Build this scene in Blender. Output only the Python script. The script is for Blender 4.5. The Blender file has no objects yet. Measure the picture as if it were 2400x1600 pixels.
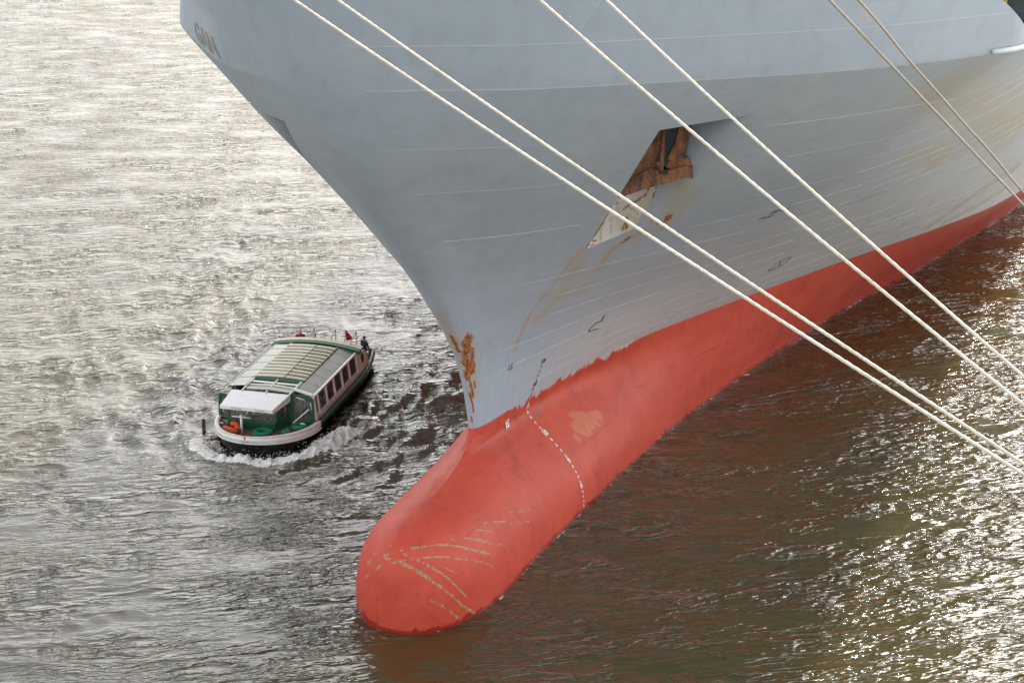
import bpy, bmesh, math, random
import numpy as np
from mathutils import Vector, Matrix
R = math.radians
sc = bpy.context.scene
col = sc.collection

# ------------------------------------------------------------------ camera
cam_d = bpy.data.cameras.new('camera'); cam = bpy.data.objects.new('camera', cam_d); col.objects.link(cam)
cam_d.sensor_width = 36.0; cam_d.lens = 3500/2400*36.0
cam_d.clip_start = 0.5; cam_d.clip_end = 20000
cam.location = (0, 0, 26.8); cam.rotation_euler = (R(90-20.5), 0, 0)
sc.camera = cam

# ------------------------------------------------------------------ sky, sun, exposure
SUN_AZ, SUN_EL = R(38), R(45)          # clockwise from +Y, above the horizon
world = bpy.data.worlds.new('World'); sc.world = world; world.use_nodes = True
wn = world.node_tree; wn.nodes.clear()
def wnode(t, **k):
    n = wn.nodes.new(t)
    for a, b in k.items(): setattr(n, a, b)
    return n
sky = wnode('ShaderNodeTexSky', sky_type='NISHITA', sun_disc=False, sun_elevation=SUN_EL, sun_rotation=SUN_AZ,
            air_density=1.0, dust_density=2.5, ozone_density=1.0, altitude=10)
tc = wnode('ShaderNodeTexCoord')
mp = wnode('ShaderNodeMapping'); mp.inputs['Scale'].default_value = (1, 1, 2.6)
cn = wnode('ShaderNodeTexNoise'); cn.inputs['Scale'].default_value = 2.2; cn.inputs['Detail'].default_value = 7; cn.inputs['Roughness'].default_value = .6
cr = wnode('ShaderNodeMapRange'); cr.inputs['From Min'].default_value = .34; cr.inputs['From Max'].default_value = .62
cr.inputs['To Min'].default_value = .35; cr.inputs['To Max'].default_value = .92
hs = wnode('ShaderNodeHueSaturation'); hs.inputs['Saturation'].default_value = .10; hs.inputs['Value'].default_value = 1.7
tint = wnode('ShaderNodeMix', data_type='RGBA', blend_type='MULTIPLY'); tint.inputs[0].default_value = 1; tint.inputs[7].default_value = (1.0, .938, .888, 1)
mx = wnode('ShaderNodeMix', data_type='RGBA')
bg = wnode('ShaderNodeBackground'); bg.inputs['Strength'].default_value = .15
wo = wnode('ShaderNodeOutputWorld')
L = wn.links.new
L(tc.outputs['Generated'], mp.inputs[0]); L(mp.outputs[0], cn.inputs['Vector']); L(cn.outputs['Fac'], cr.inputs['Value'])
L(sky.outputs[0], hs.inputs['Color']); L(hs.outputs[0], tint.inputs[6])
L(cr.outputs[0], mx.inputs[0]); L(sky.outputs[0], mx.inputs[6]); L(tint.outputs[2], mx.inputs[7])
L(mx.outputs[2], bg.inputs[0]); L(bg.outputs[0], wo.inputs[0])

sun_d = bpy.data.lights.new('sun', 'SUN'); sun_d.energy = 2.05; sun_d.angle = R(2.2); sun_d.color = (1, .95, .85)
sun = bpy.data.objects.new('sun', sun_d); col.objects.link(sun); sun.location = (40, 60, 80)
sd = Vector((math.sin(SUN_AZ)*math.cos(SUN_EL), math.cos(SUN_AZ)*math.cos(SUN_EL), math.sin(SUN_EL)))
sun.rotation_euler = (-sd).to_track_quat('-Z', 'Y').to_euler()

sc.view_settings.view_transform = 'Standard'; sc.view_settings.look = 'None'
sc.view_settings.exposure = 1.12; sc.view_settings.gamma = 1; sc.view_settings.use_curve_mapping = False
sc.render.engine = 'CYCLES'
sc.cycles.max_bounces = 8; sc.cycles.transparent_max_bounces = 16; sc.cycles.caustics_reflective = True; sc.cycles.caustics_refractive = False
sc.cycles.sample_clamp_direct = 0; sc.cycles.sample_clamp_indirect = 2.5
sc.cycles.use_denoising = True; sc.cycles.denoiser = 'OPENIMAGEDENOISE'; sc.cycles.denoising_prefilter = 'NONE'; sc.cycles.blur_glossy = 1.0

# ------------------------------------------------------------------ helpers
def tag(o, label=None, cat=None, group=None, kind=None):
    for k, v in (('label', label), ('category', cat), ('group', group), ('kind', kind)):
        if v: o[k] = v
    return o
def empty(name, loc=(0, 0, 0), rz=0):
    o = bpy.data.objects.new(name, None); col.objects.link(o); o.location = loc; o.rotation_euler = (0, 0, rz); o.empty_display_size = .2
    return o
def link_mesh(name, me, mats, parent=None, smooth=False):
    for m in (mats if isinstance(mats, (list, tuple)) else [mats]): me.materials.append(m)
    o = bpy.data.objects.new(name, me); col.objects.link(o); o.parent = parent
    if smooth: me.polygons.foreach_set('use_smooth', np.ones(len(me.polygons), bool))
    return o
def np_mesh(name, V, F):
    V = np.ascontiguousarray(V, np.float32); F = np.ascontiguousarray(F, np.int32)
    me = bpy.data.meshes.new(name); n = F.shape[1]
    me.vertices.add(len(V)); me.vertices.foreach_set('co', V.ravel())
    me.loops.add(F.size); me.loops.foreach_set('vertex_index', F.ravel())
    me.polygons.add(len(F)); me.polygons.foreach_set('loop_start', np.arange(0, F.size, n, dtype=np.int32))
    me.update(calc_edges=True)
    return me
def coords(me):
    V = np.empty(len(me.vertices)*3, np.float32); me.vertices.foreach_get('co', V); return V.reshape(-1, 3).astype(float)
def set_attr(me, name, C):
    a = me.color_attributes.new(name, 'FLOAT_COLOR', 'POINT')
    C4 = np.ones((len(C), 4), np.float32); C4[:, :C.shape[1]] = C; a.data.foreach_set('color', C4.ravel())
def vnoise(P, seed=0):
    "value noise 0..1 at N x 3 points"
    P = np.asarray(P, float); i = np.floor(P).astype(np.int64); f = P-i; f = f*f*(3-2*f)
    def hsh(x, y, z):
        n = (x*73856093) ^ (y*19349663) ^ (z*83492791) ^ (seed*2654435)
        n = (n ^ (n >> 13))*1274126177 & 0x7fffffff; n = (n ^ (n >> 16)) & 0xffffff
        return n/float(0xffffff)
    r = 0
    for dx in (0, 1):
        for dy in (0, 1):
            for dz in (0, 1):
                w = (f[:, 0] if dx else 1-f[:, 0])*(f[:, 1] if dy else 1-f[:, 1])*(f[:, 2] if dz else 1-f[:, 2])
                r = r+w*hsh(i[:, 0]+dx, i[:, 1]+dy, i[:, 2]+dz)
    return r
def fbm(P, seed=0, oct=4):
    r = 0; a = .5; t = 0
    for k in range(oct):
        r = r+a*vnoise(P*2**k, seed+k); t += a; a *= .5
    return r/t
def sstep(a, b, x):
    t = np.clip((x-a)/(b-a), 0, 1); return t*t*(3-2*t)

# ------------------------------------------------------------------ node materials
class G:
    "small wrapper round a material node tree"
    def __init__(s, name):
        s.m = bpy.data.materials.new(name); s.m.use_nodes = True; s.t = s.m.node_tree; s.t.nodes.clear()
        s.out = s.t.nodes.new('ShaderNodeOutputMaterial')
    def n(s, typ, **k):
        x = s.t.nodes.new('ShaderNode'+typ)
        for a, b in k.items(): setattr(x, a, b)
        return x
    def put(s, sock, v):
        if hasattr(v, 'is_linked') or isinstance(v, bpy.types.NodeSocket): s.t.links.new(v, sock)
        elif v is not None:
            if sock.type == 'RGBA' and len(v) == 3: v = (*v, 1)
            sock.default_value = v
    def obj(s): return s.n('TexCoord').outputs['Object']
    def pos(s): return s.n('NewGeometry').outputs['Position']
    def sep(s, v):
        x = s.n('SeparateXYZ'); s.put(x.inputs[0], v); return x.outputs
    def sepc(s, v):
        x = s.n('SeparateColor'); s.put(x.inputs[0], v); return x.outputs
    def attr(s, name): return s.n('Attribute', attribute_name=name).outputs['Color']
    def math(s, op, a, b=0., c=None, clamp=False):
        x = s.n('Math', operation=op, use_clamp=clamp); s.put(x.inputs[0], a); s.put(x.inputs[1], b)
        if c is not None: s.put(x.inputs[2], c)
        return x.outputs[0]
    def mul(s, a, b): return s.math('MULTIPLY', a, b)
    def add(s, a, b): return s.math('ADD', a, b)
    def scale(s, v, k):
        x = s.n('Mapping'); s.put(x.inputs[0], v); x.inputs['Scale'].default_value = k if isinstance(k, tuple) else (k, k, k); return x.outputs[0]
    def noise(s, v, scale=1., detail=4., rough=.55, dist=0.):
        x = s.n('TexNoise'); s.put(x.inputs['Vector'], v); x.inputs['Scale'].default_value = scale
        x.inputs['Detail'].default_value = detail; x.inputs['Roughness'].default_value = rough; x.inputs['Distortion'].default_value = dist
        return x.outputs['Fac']
    def ramp(s, v, a, b, c=0., d=1., smooth=False):
        x = s.n('MapRange'); x.interpolation_type = 'SMOOTHSTEP' if smooth else 'LINEAR'; s.put(x.inputs[0], v)
        for i, q in zip((1, 2, 3, 4), (a, b, c, d)): s.put(x.inputs[i], q)
        return x.outputs[0]
    def mix(s, f, a, b, mode='MIX'):
        x = s.n('Mix', data_type='RGBA', blend_type=mode); s.put(x.inputs[0], f); s.put(x.inputs[6], a); s.put(x.inputs[7], b); return x.outputs[2]
    def bump(s, h, strength=.3, dist=.02, normal=None):
        x = s.n('Bump'); s.put(x.inputs['Height'], h); s.put(x.inputs['Strength'], strength); x.inputs['Distance'].default_value = dist
        if normal is not None: s.put(x.inputs['Normal'], normal)
        return x.outputs[0]
    def bsdf(s, color, rough=.5, normal=None, metal=0., spec=None, ior=None, trans=None, alpha=None, coat=None):
        x = s.n('BsdfPrincipled'); s.put(x.inputs['Base Color'], color); s.put(x.inputs['Roughness'], rough); x.inputs['Metallic'].default_value = metal
        if normal is not None: s.put(x.inputs['Normal'], normal)
        if spec is not None: s.put(x.inputs['Specular IOR Level'], spec)
        if ior is not None: x.inputs['IOR'].default_value = ior
        if trans is not None: x.inputs['Transmission Weight'].default_value = trans
        if alpha is not None: s.put(x.inputs['Alpha'], alpha)
        if coat is not None: x.inputs['Coat Weight'].default_value = coat
        s.t.links.new(x.outputs[0], s.out.inputs[0]); return s.m
def paint(name, c, rough=.45, vary=.12, scale=3., dirt=None, dirt_amt=.3, bump=.0):
    "painted or plain surface with faint mottling and optional grime"
    g = G(name); o = g.obj(); n = g.noise(o, scale, 5, .6)
    c2 = tuple(min(1, x*(1+vary)) for x in c); c1 = tuple(x*(1-vary) for x in c)
    cc = g.mix(g.ramp(n, .3, .7), c1, c2)
    if dirt: cc = g.mix(g.mul(g.ramp(g.noise(o, scale*2.7, 6, .7), .5, .75), dirt_amt), cc, dirt)
    nm = g.bump(g.noise(o, scale*8, 4, .6), bump, .01) if bump else None
    return g.bsdf(cc, g.ramp(n, .3, .7, rough*.85, min(1, rough*1.2)), nm)

# ================================================================== the ship's lines
# ---- ship lines: local frame x = b (half-breadth, + to port), y = l (aft of the bulb nose), z = h (above water) ----
HP=4.58; HK=19.0; LR=7.05; HT=25.
ST=np.array([[4.58,7.05],[5.98,6.73],[7.28,6.25],[8.79,5.35],[10.1,4.35],[11.15,3.5],[12.7,2.1],[14.7,.15],[17,-2.],[19.,-3.45],[20.3,-4.2],[21.5,-4.8],[25,-6.4]])
DS=np.array([0,.06,.25,.5,1,2,4,6,8,10,12,14,20,27,33,40,50,70,100.])
TH=np.array([4.58,7.5,10.6,13.2,15.3,17.,19.,25.])
_P=np.array([0,.12,.22,.31,.43,.59,.86,1.25,1.75,2.37,3.07,3.85,6.4,9.5,12.3,15.1,17.3,18.5,18.8])
_K=np.array([0,.75,1.5,2.15,3.15,5.2,7.95,10.4,12.75,14.6,16.1,17.4,18.6,19,19.1,19.1,19.1,19.1,19.1])
_T=np.array([0,.85,1.7,2.45,3.5,5.6,8.4,10.8,13.1,14.95,16.4,17.65,18.8,19.1,19.2,19.2,19.2,19.2,19.2])
# rows between the paint line and the knuckle: the flare opens evenly with height (sooner towards midships)
_G=lambda h:((h-4.58)/14.42)**np.interp(DS,[0,4,14,30],[1.6,1.3,1.1,.75])
TB=np.array([_P+(_K-_P)*_G(h) for h in TH[:-1]]+[_T])
def pchip(x,y,xq):
    x=np.asarray(x,float);y=np.asarray(y,float)
    h=np.diff(x);d=(y[1:].T/1).T-y[:-1];d=(d.T/h).T
    m=np.zeros_like(y)
    a,b=d[:-1],d[1:]
    with np.errstate(divide='ignore',invalid='ignore'):
        mm=np.where(a*b>0,2*a*b/(a+b),0)
    m[1:-1]=mm;m[0]=d[0];m[-1]=d[-1]
    i=np.clip(np.searchsorted(x,xq)-1,0,len(x)-2)
    t=(xq-x[i])/h[i]
    return (2*t**3-3*t**2+1)*y[i]+(t**3-2*t**2+t)*h[i]*m[i]+(-2*t**3+3*t**2)*y[i+1]+(t**3-t**2)*h[i]*m[i+1]
def stem(h): return pchip(ST[:,0],ST[:,1],h)
_SG=np.linspace(0,10,401)
_TG=np.array([pchip(np.sqrt(DS),r,_SG) for r in TB])
_HG=np.linspace(HP,HT,388)
def _smooth_h():
    # cubic through rows below the knuckle, straight above it
    lo=_HG<=HK
    out=np.empty((len(_HG),len(_SG)))
    for j in range(len(_SG)):
        out[lo,j]=pchip(TH[:7],_TG[:7,j],_HG[lo])
        out[~lo,j]=np.interp(_HG[~lo],TH[6:],_TG[6:,j])
    return out
_BG=_smooth_h()
def bup(l,h):
    "half-breadth of the hull above the paint line"
    d=np.maximum(l-stem(h),0);s=np.sqrt(d)
    u=np.clip(s/10*400,0,399.999);v=np.clip((h-HP)/(HT-HP)*387,0,386.999)
    i=u.astype(int);j=v.astype(int);fu=u-i;fv=v-j
    return (_BG[j,i]*(1-fu)+_BG[j,i+1]*fu)*(1-fv)+(_BG[j+1,i]*(1-fu)+_BG[j+1,i+1]*fu)*fv
WLL=np.array([0,.03,.1,.21,.73,1.57,2.34,4.02,6.12,8.81,10.93,20,26.3,30.6,34.9,39.7,47,54.2,58.7,66.4,90,110])
WLB=np.array([0,.4,.7,.95,1.55,2.08,2.38,2.62,2.72,2.9,3.06,4.0,5.3,6.2,7.3,8.5,10.85,12.7,14.,15.6,18.,18.8])
ZT=np.array([[0,1.5],[.08,2.0],[.3,2.5],[.8,2.95],[1.6,3.2],[2.6,3.3],[3.8,3.38],[5,3.50],[7.05,3.85],[9,4.06],[10.9,4.06],[16,4.1],[30,4.5],[120,4.5]])
SL=np.array([[3.38,3.6],[3.46,4.6],[3.66,5.7],[3.92,6.45],[4.25,6.88],[4.58,7.05]])   # the stem fairing into the top of the bulb
def zt(l): return pchip(np.sqrt(ZT[:,0]),ZT[:,1],np.sqrt(np.maximum(l,0)))
def ztop(l): return np.where(l<LR,np.maximum(zt(l),np.where(l<3.6,0,np.interp(l,SL[:,1],SL[:,0]))),HP)
def blow(l,h):
    "half-breadth below the paint line (bulb and forefoot)"
    w=pchip(np.sqrt(WLL),WLB,np.sqrt(np.maximum(l,0)))
    q=np.clip(np.maximum(h,0)/zt(l),0,1);n=np.interp(l,[0,3,8.5],[2.3,2.4,2.6])
    ex=np.interp(l,[0,3,5,8.5],[.5,.5,.7,1.3]);bulb=w*np.maximum(1-q**n,0)**ex*np.where(h<0,1+.02*h,1)
    sl=np.interp(h,SL[:,0],SL[:,1]);u=np.clip((l-LR)/5,0,1);sl=sl+(LR-sl)*u*u*(3-2*u);d=np.maximum(l-sl,0);l2=LR+d
    hp=np.full_like(h,HP);b0=bup(l2,hp);k=(bup(l2,hp+.6)-b0)/.6
    neck=np.maximum(b0-np.clip(k,-.1,.9)*(HP-h)*np.exp(-.08*(HP-h)),.25*b0)
    u=np.clip((l-13)/12,0,1);u=u*u*(3-2*u);t=np.maximum(h,0)/HP
    b1=bup(np.maximum(l,LR),hp)
    return (bulb**1.7+neck**1.7)**(1/1.7)*(1-u)+u*(w+(b1-w)*t**1.2)*np.where(h<0,1+.02*h,1)
def spaced(knots,steps):
    "non-uniform 1-D grid: list of (position), step between"
    out=[]
    for a,b,s in zip(knots[:-1],knots[1:],steps):
        n=max(1,int(round((b-a)/s)));out+=list(a+(b-a)*np.arange(n)/n)
    return np.array(out+[knots[-1]])
def grid_faces(n,m,flip=False):
    i,j=np.meshgrid(np.arange(n-1),np.arange(m-1),indexing='ij')
    a=(i*m+j).ravel();q=np.stack([a,a+1,a+m+1,a+m],1)
    return q[:,::-1] if flip else q
def dgrid(k): return np.concatenate([np.linspace(0,1,int(24/k))**2*1.,spaced([1,22,40,90],[.065*k,.2*k,.8*k])[1:]])
def lower_grid(side,k=1.):
    ls=np.concatenate([np.linspace(0,1,int(26/k))**2*1.0,spaced([1.0,LR],[.05*k])[1:-1],LR+dgrid(k)])
    t=np.linspace(0,1,int(120/k));g=.5*(1-np.cos(np.pi*t));g=.35*t+.65*g
    L=np.repeat(ls[:,None],len(t),1)
    ht=ztop(ls)[:,None]
    h=-1.6+(ht+1.6)*g[None]
    b=blow(L.ravel(),h.ravel()).reshape(L.shape)
    b[:,-1]=np.where(ls<=LR,0,b[:,-1])
    return np.stack([side*b,L,h],-1)
def htop(l): return np.interp(l,[-20,4.2,9.4,10.6,100],[25,25,20.75,19.75,19.75])
def stb(side,h): return 1. if side>0 else np.interp(h,[9,12,14,15.5,17,19,20.5,25],[1,.95,.85,.80,.79,.75,.69,.67])
def upper_grid(side,k=1.):
    d=dgrid(k)
    h=np.concatenate([spaced([HP,8.5,HK],[.065*k,.06*k])])
    D,Hh=np.meshgrid(d,h,indexing='ij')
    L=stem(Hh.ravel()).reshape(Hh.shape)+D
    b=bup(L.ravel(),Hh.ravel()).reshape(L.shape);b[0]=0
    lo=np.stack([side*b*stb(side,Hh),L,Hh],-1)
    t=np.linspace(0,1,int(36/k))
    D,T=np.meshgrid(d,t,indexing='ij')
    l0=stem(np.array([HK]))[0]+D
    Hh=HK+(htop(l0)-HK)*T
    L=stem(Hh.ravel()).reshape(Hh.shape)+D
    b=bup(L.ravel(),Hh.ravel()).reshape(L.shape);b[0]=0
    up=np.stack([side*b*stb(side,Hh),L,Hh],-1)
    return lo,up
SHIP_A = R(22); SHIP_N = (-4.1305, 43.7513)

# ================================================================== water
BOAT_O = np.array([-11.25, 57.9]); BOAT_TH = R(14); BOAT_S = 1.1      # bow on the waterline, heading
def boat_xy(X, Y):
    dx, dy = X-BOAT_O[0], Y-BOAT_O[1]; s, c = math.sin(BOAT_TH), math.cos(BOAT_TH)
    return (dx*c-dy*s)/BOAT_S, (dx*s+dy*c)/BOAT_S                       # x to the boat's port side, y aft
def boat_halfwidth(y):
    y = np.asarray(y, float)
    f = 2.05*np.sqrt(np.clip(1-((2.4-np.minimum(y, 2.4))/2.4)**2, 0, 1))
    return np.where(y > 2.4, 2.05-.45*np.clip((y-7)/3.4, 0, 1)**2, f)
def boat_gap(x, y):
    "rough distance outside the boat's waterline"
    e = (np.sqrt((x/2.05)**2+((y-2.4)/2.4)**2)-1)*2.1
    side = np.abs(x)-boat_halfwidth(np.clip(y, 2.4, 10.2))
    aft = np.where(y > 10.2, np.hypot(np.maximum(np.abs(x)-1.6, 0), y-10.2), side)
    return np.where(y < 2.4, e, aft)
NC, NR = 780, 1040
th = np.linspace(R(-25), R(25), NC); yr = 21*np.exp(np.linspace(0, math.log(430/21.), NR))
TH, YY = np.meshgrid(th, yr); XX = YY*np.tan(TH)
def build_water():
    X, Y = XX.ravel(), YY.ravel(); sp = Y*.0030
    rng = np.random.RandomState(7)
    P2 = np.stack([X, Y, 0*X], 1)
    wx = (fbm(P2*.11, 3, 3)-.5)*3.0; wy = (fbm(P2*.11+50, 4, 3)-.5)*3.0       # bends the crests
    gust = .55+.9*fbm(P2*np.array([.035, .05, 1]), 9, 3)
    Xw, Yw = X+wx, Y+wy
    Z = np.zeros_like(X); DX = np.zeros_like(X); DY = np.zeros_like(X)
    patch = fbm(P2*np.array([.22, .34, 1])+7, 13, 3); patch = .25+1.5*sstep(.36, .66, patch)
    NW = 96
    for i in range(NW):
        lam = .48*(18**((i+rng.rand())/NW)); k = 2*math.pi/lam; short = lam < 1.7
        a = R(-90+7)+R(21 if short else 30)*rng.randn()
        cx, cy = math.cos(a), math.sin(a)
        slope = math.sqrt(2./NW)*(.125 if short else .06)
        w = sstep(2.0, 4.5, lam/sp)*(gust*patch if short else gust)
        ph = k*(cx*Xw+cy*Yw)+rng.rand()*6.283
        A = slope/k*w; s_, c_ = np.sin(ph), np.cos(ph); q = 1.9 if short else 1.0
        Z += A*s_; DX += q*A*cx*c_; DY += q*A*cy*c_
    # ---- the boat's waves
    x, y = boat_xy(X, Y); gap = boat_gap(x, y)
    calm = sstep(0, 2.5, np.abs(x)-1.2-.12*np.maximum(y-9, 0))
    nz = fbm(P2*1.3, 21, 4)-.5
    near = np.exp(-np.maximum(gap, 0)/26.)
    for sgn, amp in ((1, 1.25), (-1, .9)):
        q = sgn*x-(1.9+.42*np.maximum(y-.5, 0)); q2 = q+2.2*nz
        band = np.exp(-np.clip(q2/(2.2+.1*np.abs(y)), -9, 9)**2)*sstep(-1, 4, y)*np.exp(-np.maximum(y, 0)/32.)
        Z += amp*.15*band*np.cos(2*math.pi*q2/2.3+.25*y)
        q3 = sgn*x-(3.2+.8*np.maximum(y+1.5, 0)); q4 = q3+1.6*nz       # waves thrown ahead and outwards
        band = np.exp(-np.clip(q4/4.5, -9, 9)**2)*sstep(-5, 1, y)*np.exp(-np.maximum(y, 0)/16.)
        Z += amp*.085*band*np.cos(2*math.pi*q4/1.9)
    turb = sstep(9.5, 12, y)*np.exp(-np.maximum(y-10, 0)/45.)*np.exp(-np.clip(x/(2.2+.10*np.maximum(y-10, 0)), -6, 6)**2)
    Z += turb*.12*(fbm(P2*2.1, 31, 4)-.5)*2
    rough_r = sstep(1.5, 5, x)*np.exp(-((x-8)/8.)**2)*np.exp(-((y-3)/11.)**2)
    Z += rough_r*.16*(fbm(P2*np.array([.8, 1.5, 1]), 41, 4)-.5)*2
    # bow wave: a breaking collar round the bow
    lump = .6*fbm(P2*2.4, 51, 3)+.35*sstep(.35, .7, fbm(P2*5.5, 53, 2))
    fr = sstep(4.5, .8, y)*np.where(x < 0, sstep(1.8, -.2, y), 1)
    c0 = .62+.10*np.abs(x); ridge = np.exp(-((gap-c0)/(.30+.045*np.abs(x)))**2)*fr
    arm = 0
    for sgn, ln in ((1, 10.), (-1, 1.6)):
        q = sgn*x-(2.3+.62*np.maximum(y-1.2, 0)); arm = arm+np.exp(-((q+.9*nz)/.42)**2)*sstep(.2, 1.8, y)*np.exp(-np.maximum(y, 0)/ln)
    Z += ridge*(.06+.44*lump)+arm*(.04+.28*lump)
    foam = np.clip(ridge*1.3+arm*.85, 0, 1.25)
    foam = np.maximum(foam, np.exp(-(np.maximum(gap, 0)/.30)**2)*.6*sstep(.45, .6, fbm(P2*1.1, 61, 3)))
    foam = np.maximum(foam, turb*.72*sstep(.42, .62, fbm(P2*np.array([1.2, .8, 1]), 63, 4)))
    foam = np.maximum(foam, rough_r*.62*sstep(.52, .68, fbm(P2*np.array([.9, 1.2, 1]), 65, 4)))
    lf = -(x+2.9); foam = np.maximum(foam, .8*np.exp(-((x+3.6+.3*nz)/.5)**2)*np.exp(-((y-1.1)/1.0)**2))
    # inside the boat: hold the water down
    ins = sstep(.05, -.25, gap); Z = Z*(1-ins)-.35*ins
    # lee of the ship: the quiet dark water beside her
    dx, dy = X-SHIP_N[0], Y-SHIP_N[1]; b = dx*math.cos(SHIP_A)-dy*math.sin(SHIP_A); l = dx*math.sin(SHIP_A)+dy*math.cos(SHIP_A)
    hb = np.interp(l, WLL, WLB); off = np.where(l < 0, np.hypot(b, l), np.abs(b)-hb)
    q = 1-.25*np.exp(-np.maximum(off, 0)/5)*(b > 0); Z *= q
    lap = np.exp(-(np.maximum(off, 0)/.22)**2)*sstep(.46, .62, fbm(P2*1.4, 71, 3)); foam = np.maximum(foam, lap*.7)
    # border falls to the flat sheet outside
    i, j = np.meshgrid(np.arange(NR), np.arange(NC), indexing='ij')
    e = np.minimum(np.minimum(i, NR-1-i), np.minimum(j, NC-1-j)).ravel(); f = np.clip(e/12., 0, 1)
    V = np.stack([X+DX*f, Y+DY*f, Z*f], 1)
    F = grid_faces(NR, NC)
    base = len(V)
    Wd = 9000.
    y0, y1 = yr[0], yr[-1]; t = math.tan(R(25)); k = 1.0
    # flat sheet round the fan: near, left, right, far
    ex = [(-Wd, -Wd, 0), (Wd, -Wd, 0), (-Wd, y0, 0), (-y0*t, y0, 0), (y0*t, y0, 0), (Wd, y0, 0),
          (-Wd, y1, 0), (-y1*t, y1, 0), (y1*t, y1, 0), (Wd, y1, 0), (-Wd, Wd, 0), (Wd, Wd, 0)]
    V = np.concatenate([V, np.array(ex, float)])
    A = base
    q = [(A+0, A+1, A+5, A+4), (A+0, A+4, A+3, A+2), (A+2, A+3, A+7, A+6), (A+4, A+5, A+9, A+8), (A+6, A+7, A+8, A+10), (A+8, A+9, A+11, A+10)]
    F = np.concatenate([F, np.array(q)])
    me = np_mesh('water', V, F)
    set_attr(me, 'foam', np.stack([np.concatenate([foam, np.zeros(12)]), np.concatenate([turb+rough_r, np.zeros(12)]), np.concatenate([np.exp(-np.maximum(off, 0)/7.)*(b > -1)*sstep(-3, 2, l), np.zeros(12)])], 1))
    return me
def water_mat():
    g = G('river_water'); p = g.pos(); at = g.sepc(g.attr('foam'))
    v = g.scale(p, (1., 1.75, 1.)); vr = g.n('VectorRotate', rotation_type='Z_AXIS'); g.put(vr.inputs[0], p); vr.inputs['Angle'].default_value = R(-10)
    vA = g.scale(vr.outputs[0], (.50, 1.75, 1)); vB = g.scale(vr.outputs[0], (1.5, 4.6, 1)); v2 = g.scale(vr.outputs[0], (5., 7.5, 1))
    def ridged(v, pw, dist): return g.math('POWER', g.math('SUBTRACT', 1., g.math('ABSOLUTE', g.math('MULTIPLY_ADD', g.noise(v, 1, 3, .55, dist), 3., -1.5)), clamp=True), pw)
    rA = ridged(vA, 2.6, .15); rB = ridged(vB, 2.0, .15); n2 = g.noise(v2, 1, 3, .55, .3)
    gust = g.ramp(g.noise(g.scale(p, (.06, .1, 1)), 1, 3, .5), .35, .65, .55, 1.25)
    pat = g.ramp(g.noise(g.scale(p, (.20, .42, 1)), 1, 3, .55), .36, .66, .15, 1.3)
    lee = g.math('SUBTRACT', 1., g.mul(at[2], .85)); b = g.bump(rA, g.mul(pat, 1.1), .12); b = g.bump(rB, g.mul(g.mul(g.mul(pat, gust), .42), lee), .028, b); b = g.bump(n2, g.mul(g.mul(gust, .30), lee), .013, b)
    f0 = g.noise(p, 5.5, 8, .72); f1 = g.noise(p, 1.6, 5, .65)
    th_ = g.math('SUBTRACT', 1.02, g.mul(at[0], .72))
    m = g.ramp(g.add(g.mul(f0, .62), g.mul(f1, .38)), g.math('SUBTRACT', th_, .08), g.math('ADD', th_, .05), 0, 1, True)
    m = g.mul(m, g.ramp(at[0], .04, .2))
    silt = g.mix(g.ramp(g.noise(p, .05, 4, .6), .3, .7), (.038, .031, .0080), (.058, .048, .0105))
    silt = g.mix(g.mul(g.math('MINIMUM', at[1], 1.), .35), silt, (.12, .115, .085))
    b = g.bump(g.mul(f0, at[0]), .6, .10, b)
    c = g.mix(m, silt, g.mix(g.ramp(f0, .35, .7), (.55, .54, .50), (.95, .95, .93)))
    return g.bsdf(c, g.ramp(m, 0, 1, .035, .9), b, ior=1.8)
w_ = link_mesh('water', build_water(), water_mat(), None, True); tag(w_, kind='structure')
# anchor recess: polygon in (b,h); the cut runs along the ship's length
PK=dict(TL=(7.98,17.20),TR=(10.64,17.56),BR=(6.82,12.95),T=(4.11,11.78))
PKS=dict(TL=(2.82,17.49),TR=(4.92,17.49),BR=(4.02,15.28),T=(3.78,15.28))
INW=np.array([-.30,.954,0.])
def l_of_bh(b,h):
    lo=stem(h);hi=np.full_like(lo,80.)
    for _ in range(44):
        m=.5*(lo+hi);s=bup(m,h)<b;lo=np.where(s,m,lo);hi=np.where(s,hi,m)
    return .5*(lo+hi)
def pocket_grid(pk,D0,nu=70,nv=80,pw=.8,flat=.38):
    u,v=np.meshgrid(np.linspace(0,1,nu),np.linspace(0,1,nv),indexing='ij')
    c={k:np.array(p) for k,p in pk.items()}
    Lf=c['T'][None,None]*(1-v[...,None])+c['TL']*v[...,None]; Rt=c['BR']*(1-v[...,None])+c['TR']*v[...,None]
    bh=Lf*(1-u[...,None])+Rt*u[...,None]
    b,h=bh[...,0],bh[...,1]; l=l_of_bh(b.ravel(),h.ravel()).reshape(b.shape)
    Q=np.stack([b,l,h],-1)
    t=np.clip((u-flat)/(1-flat),0,1);t=t*t*(3-2*t)
    dep=D0*v**pw*(1-t)**1.6
    return Q,Q+dep[...,None]*INW
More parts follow.
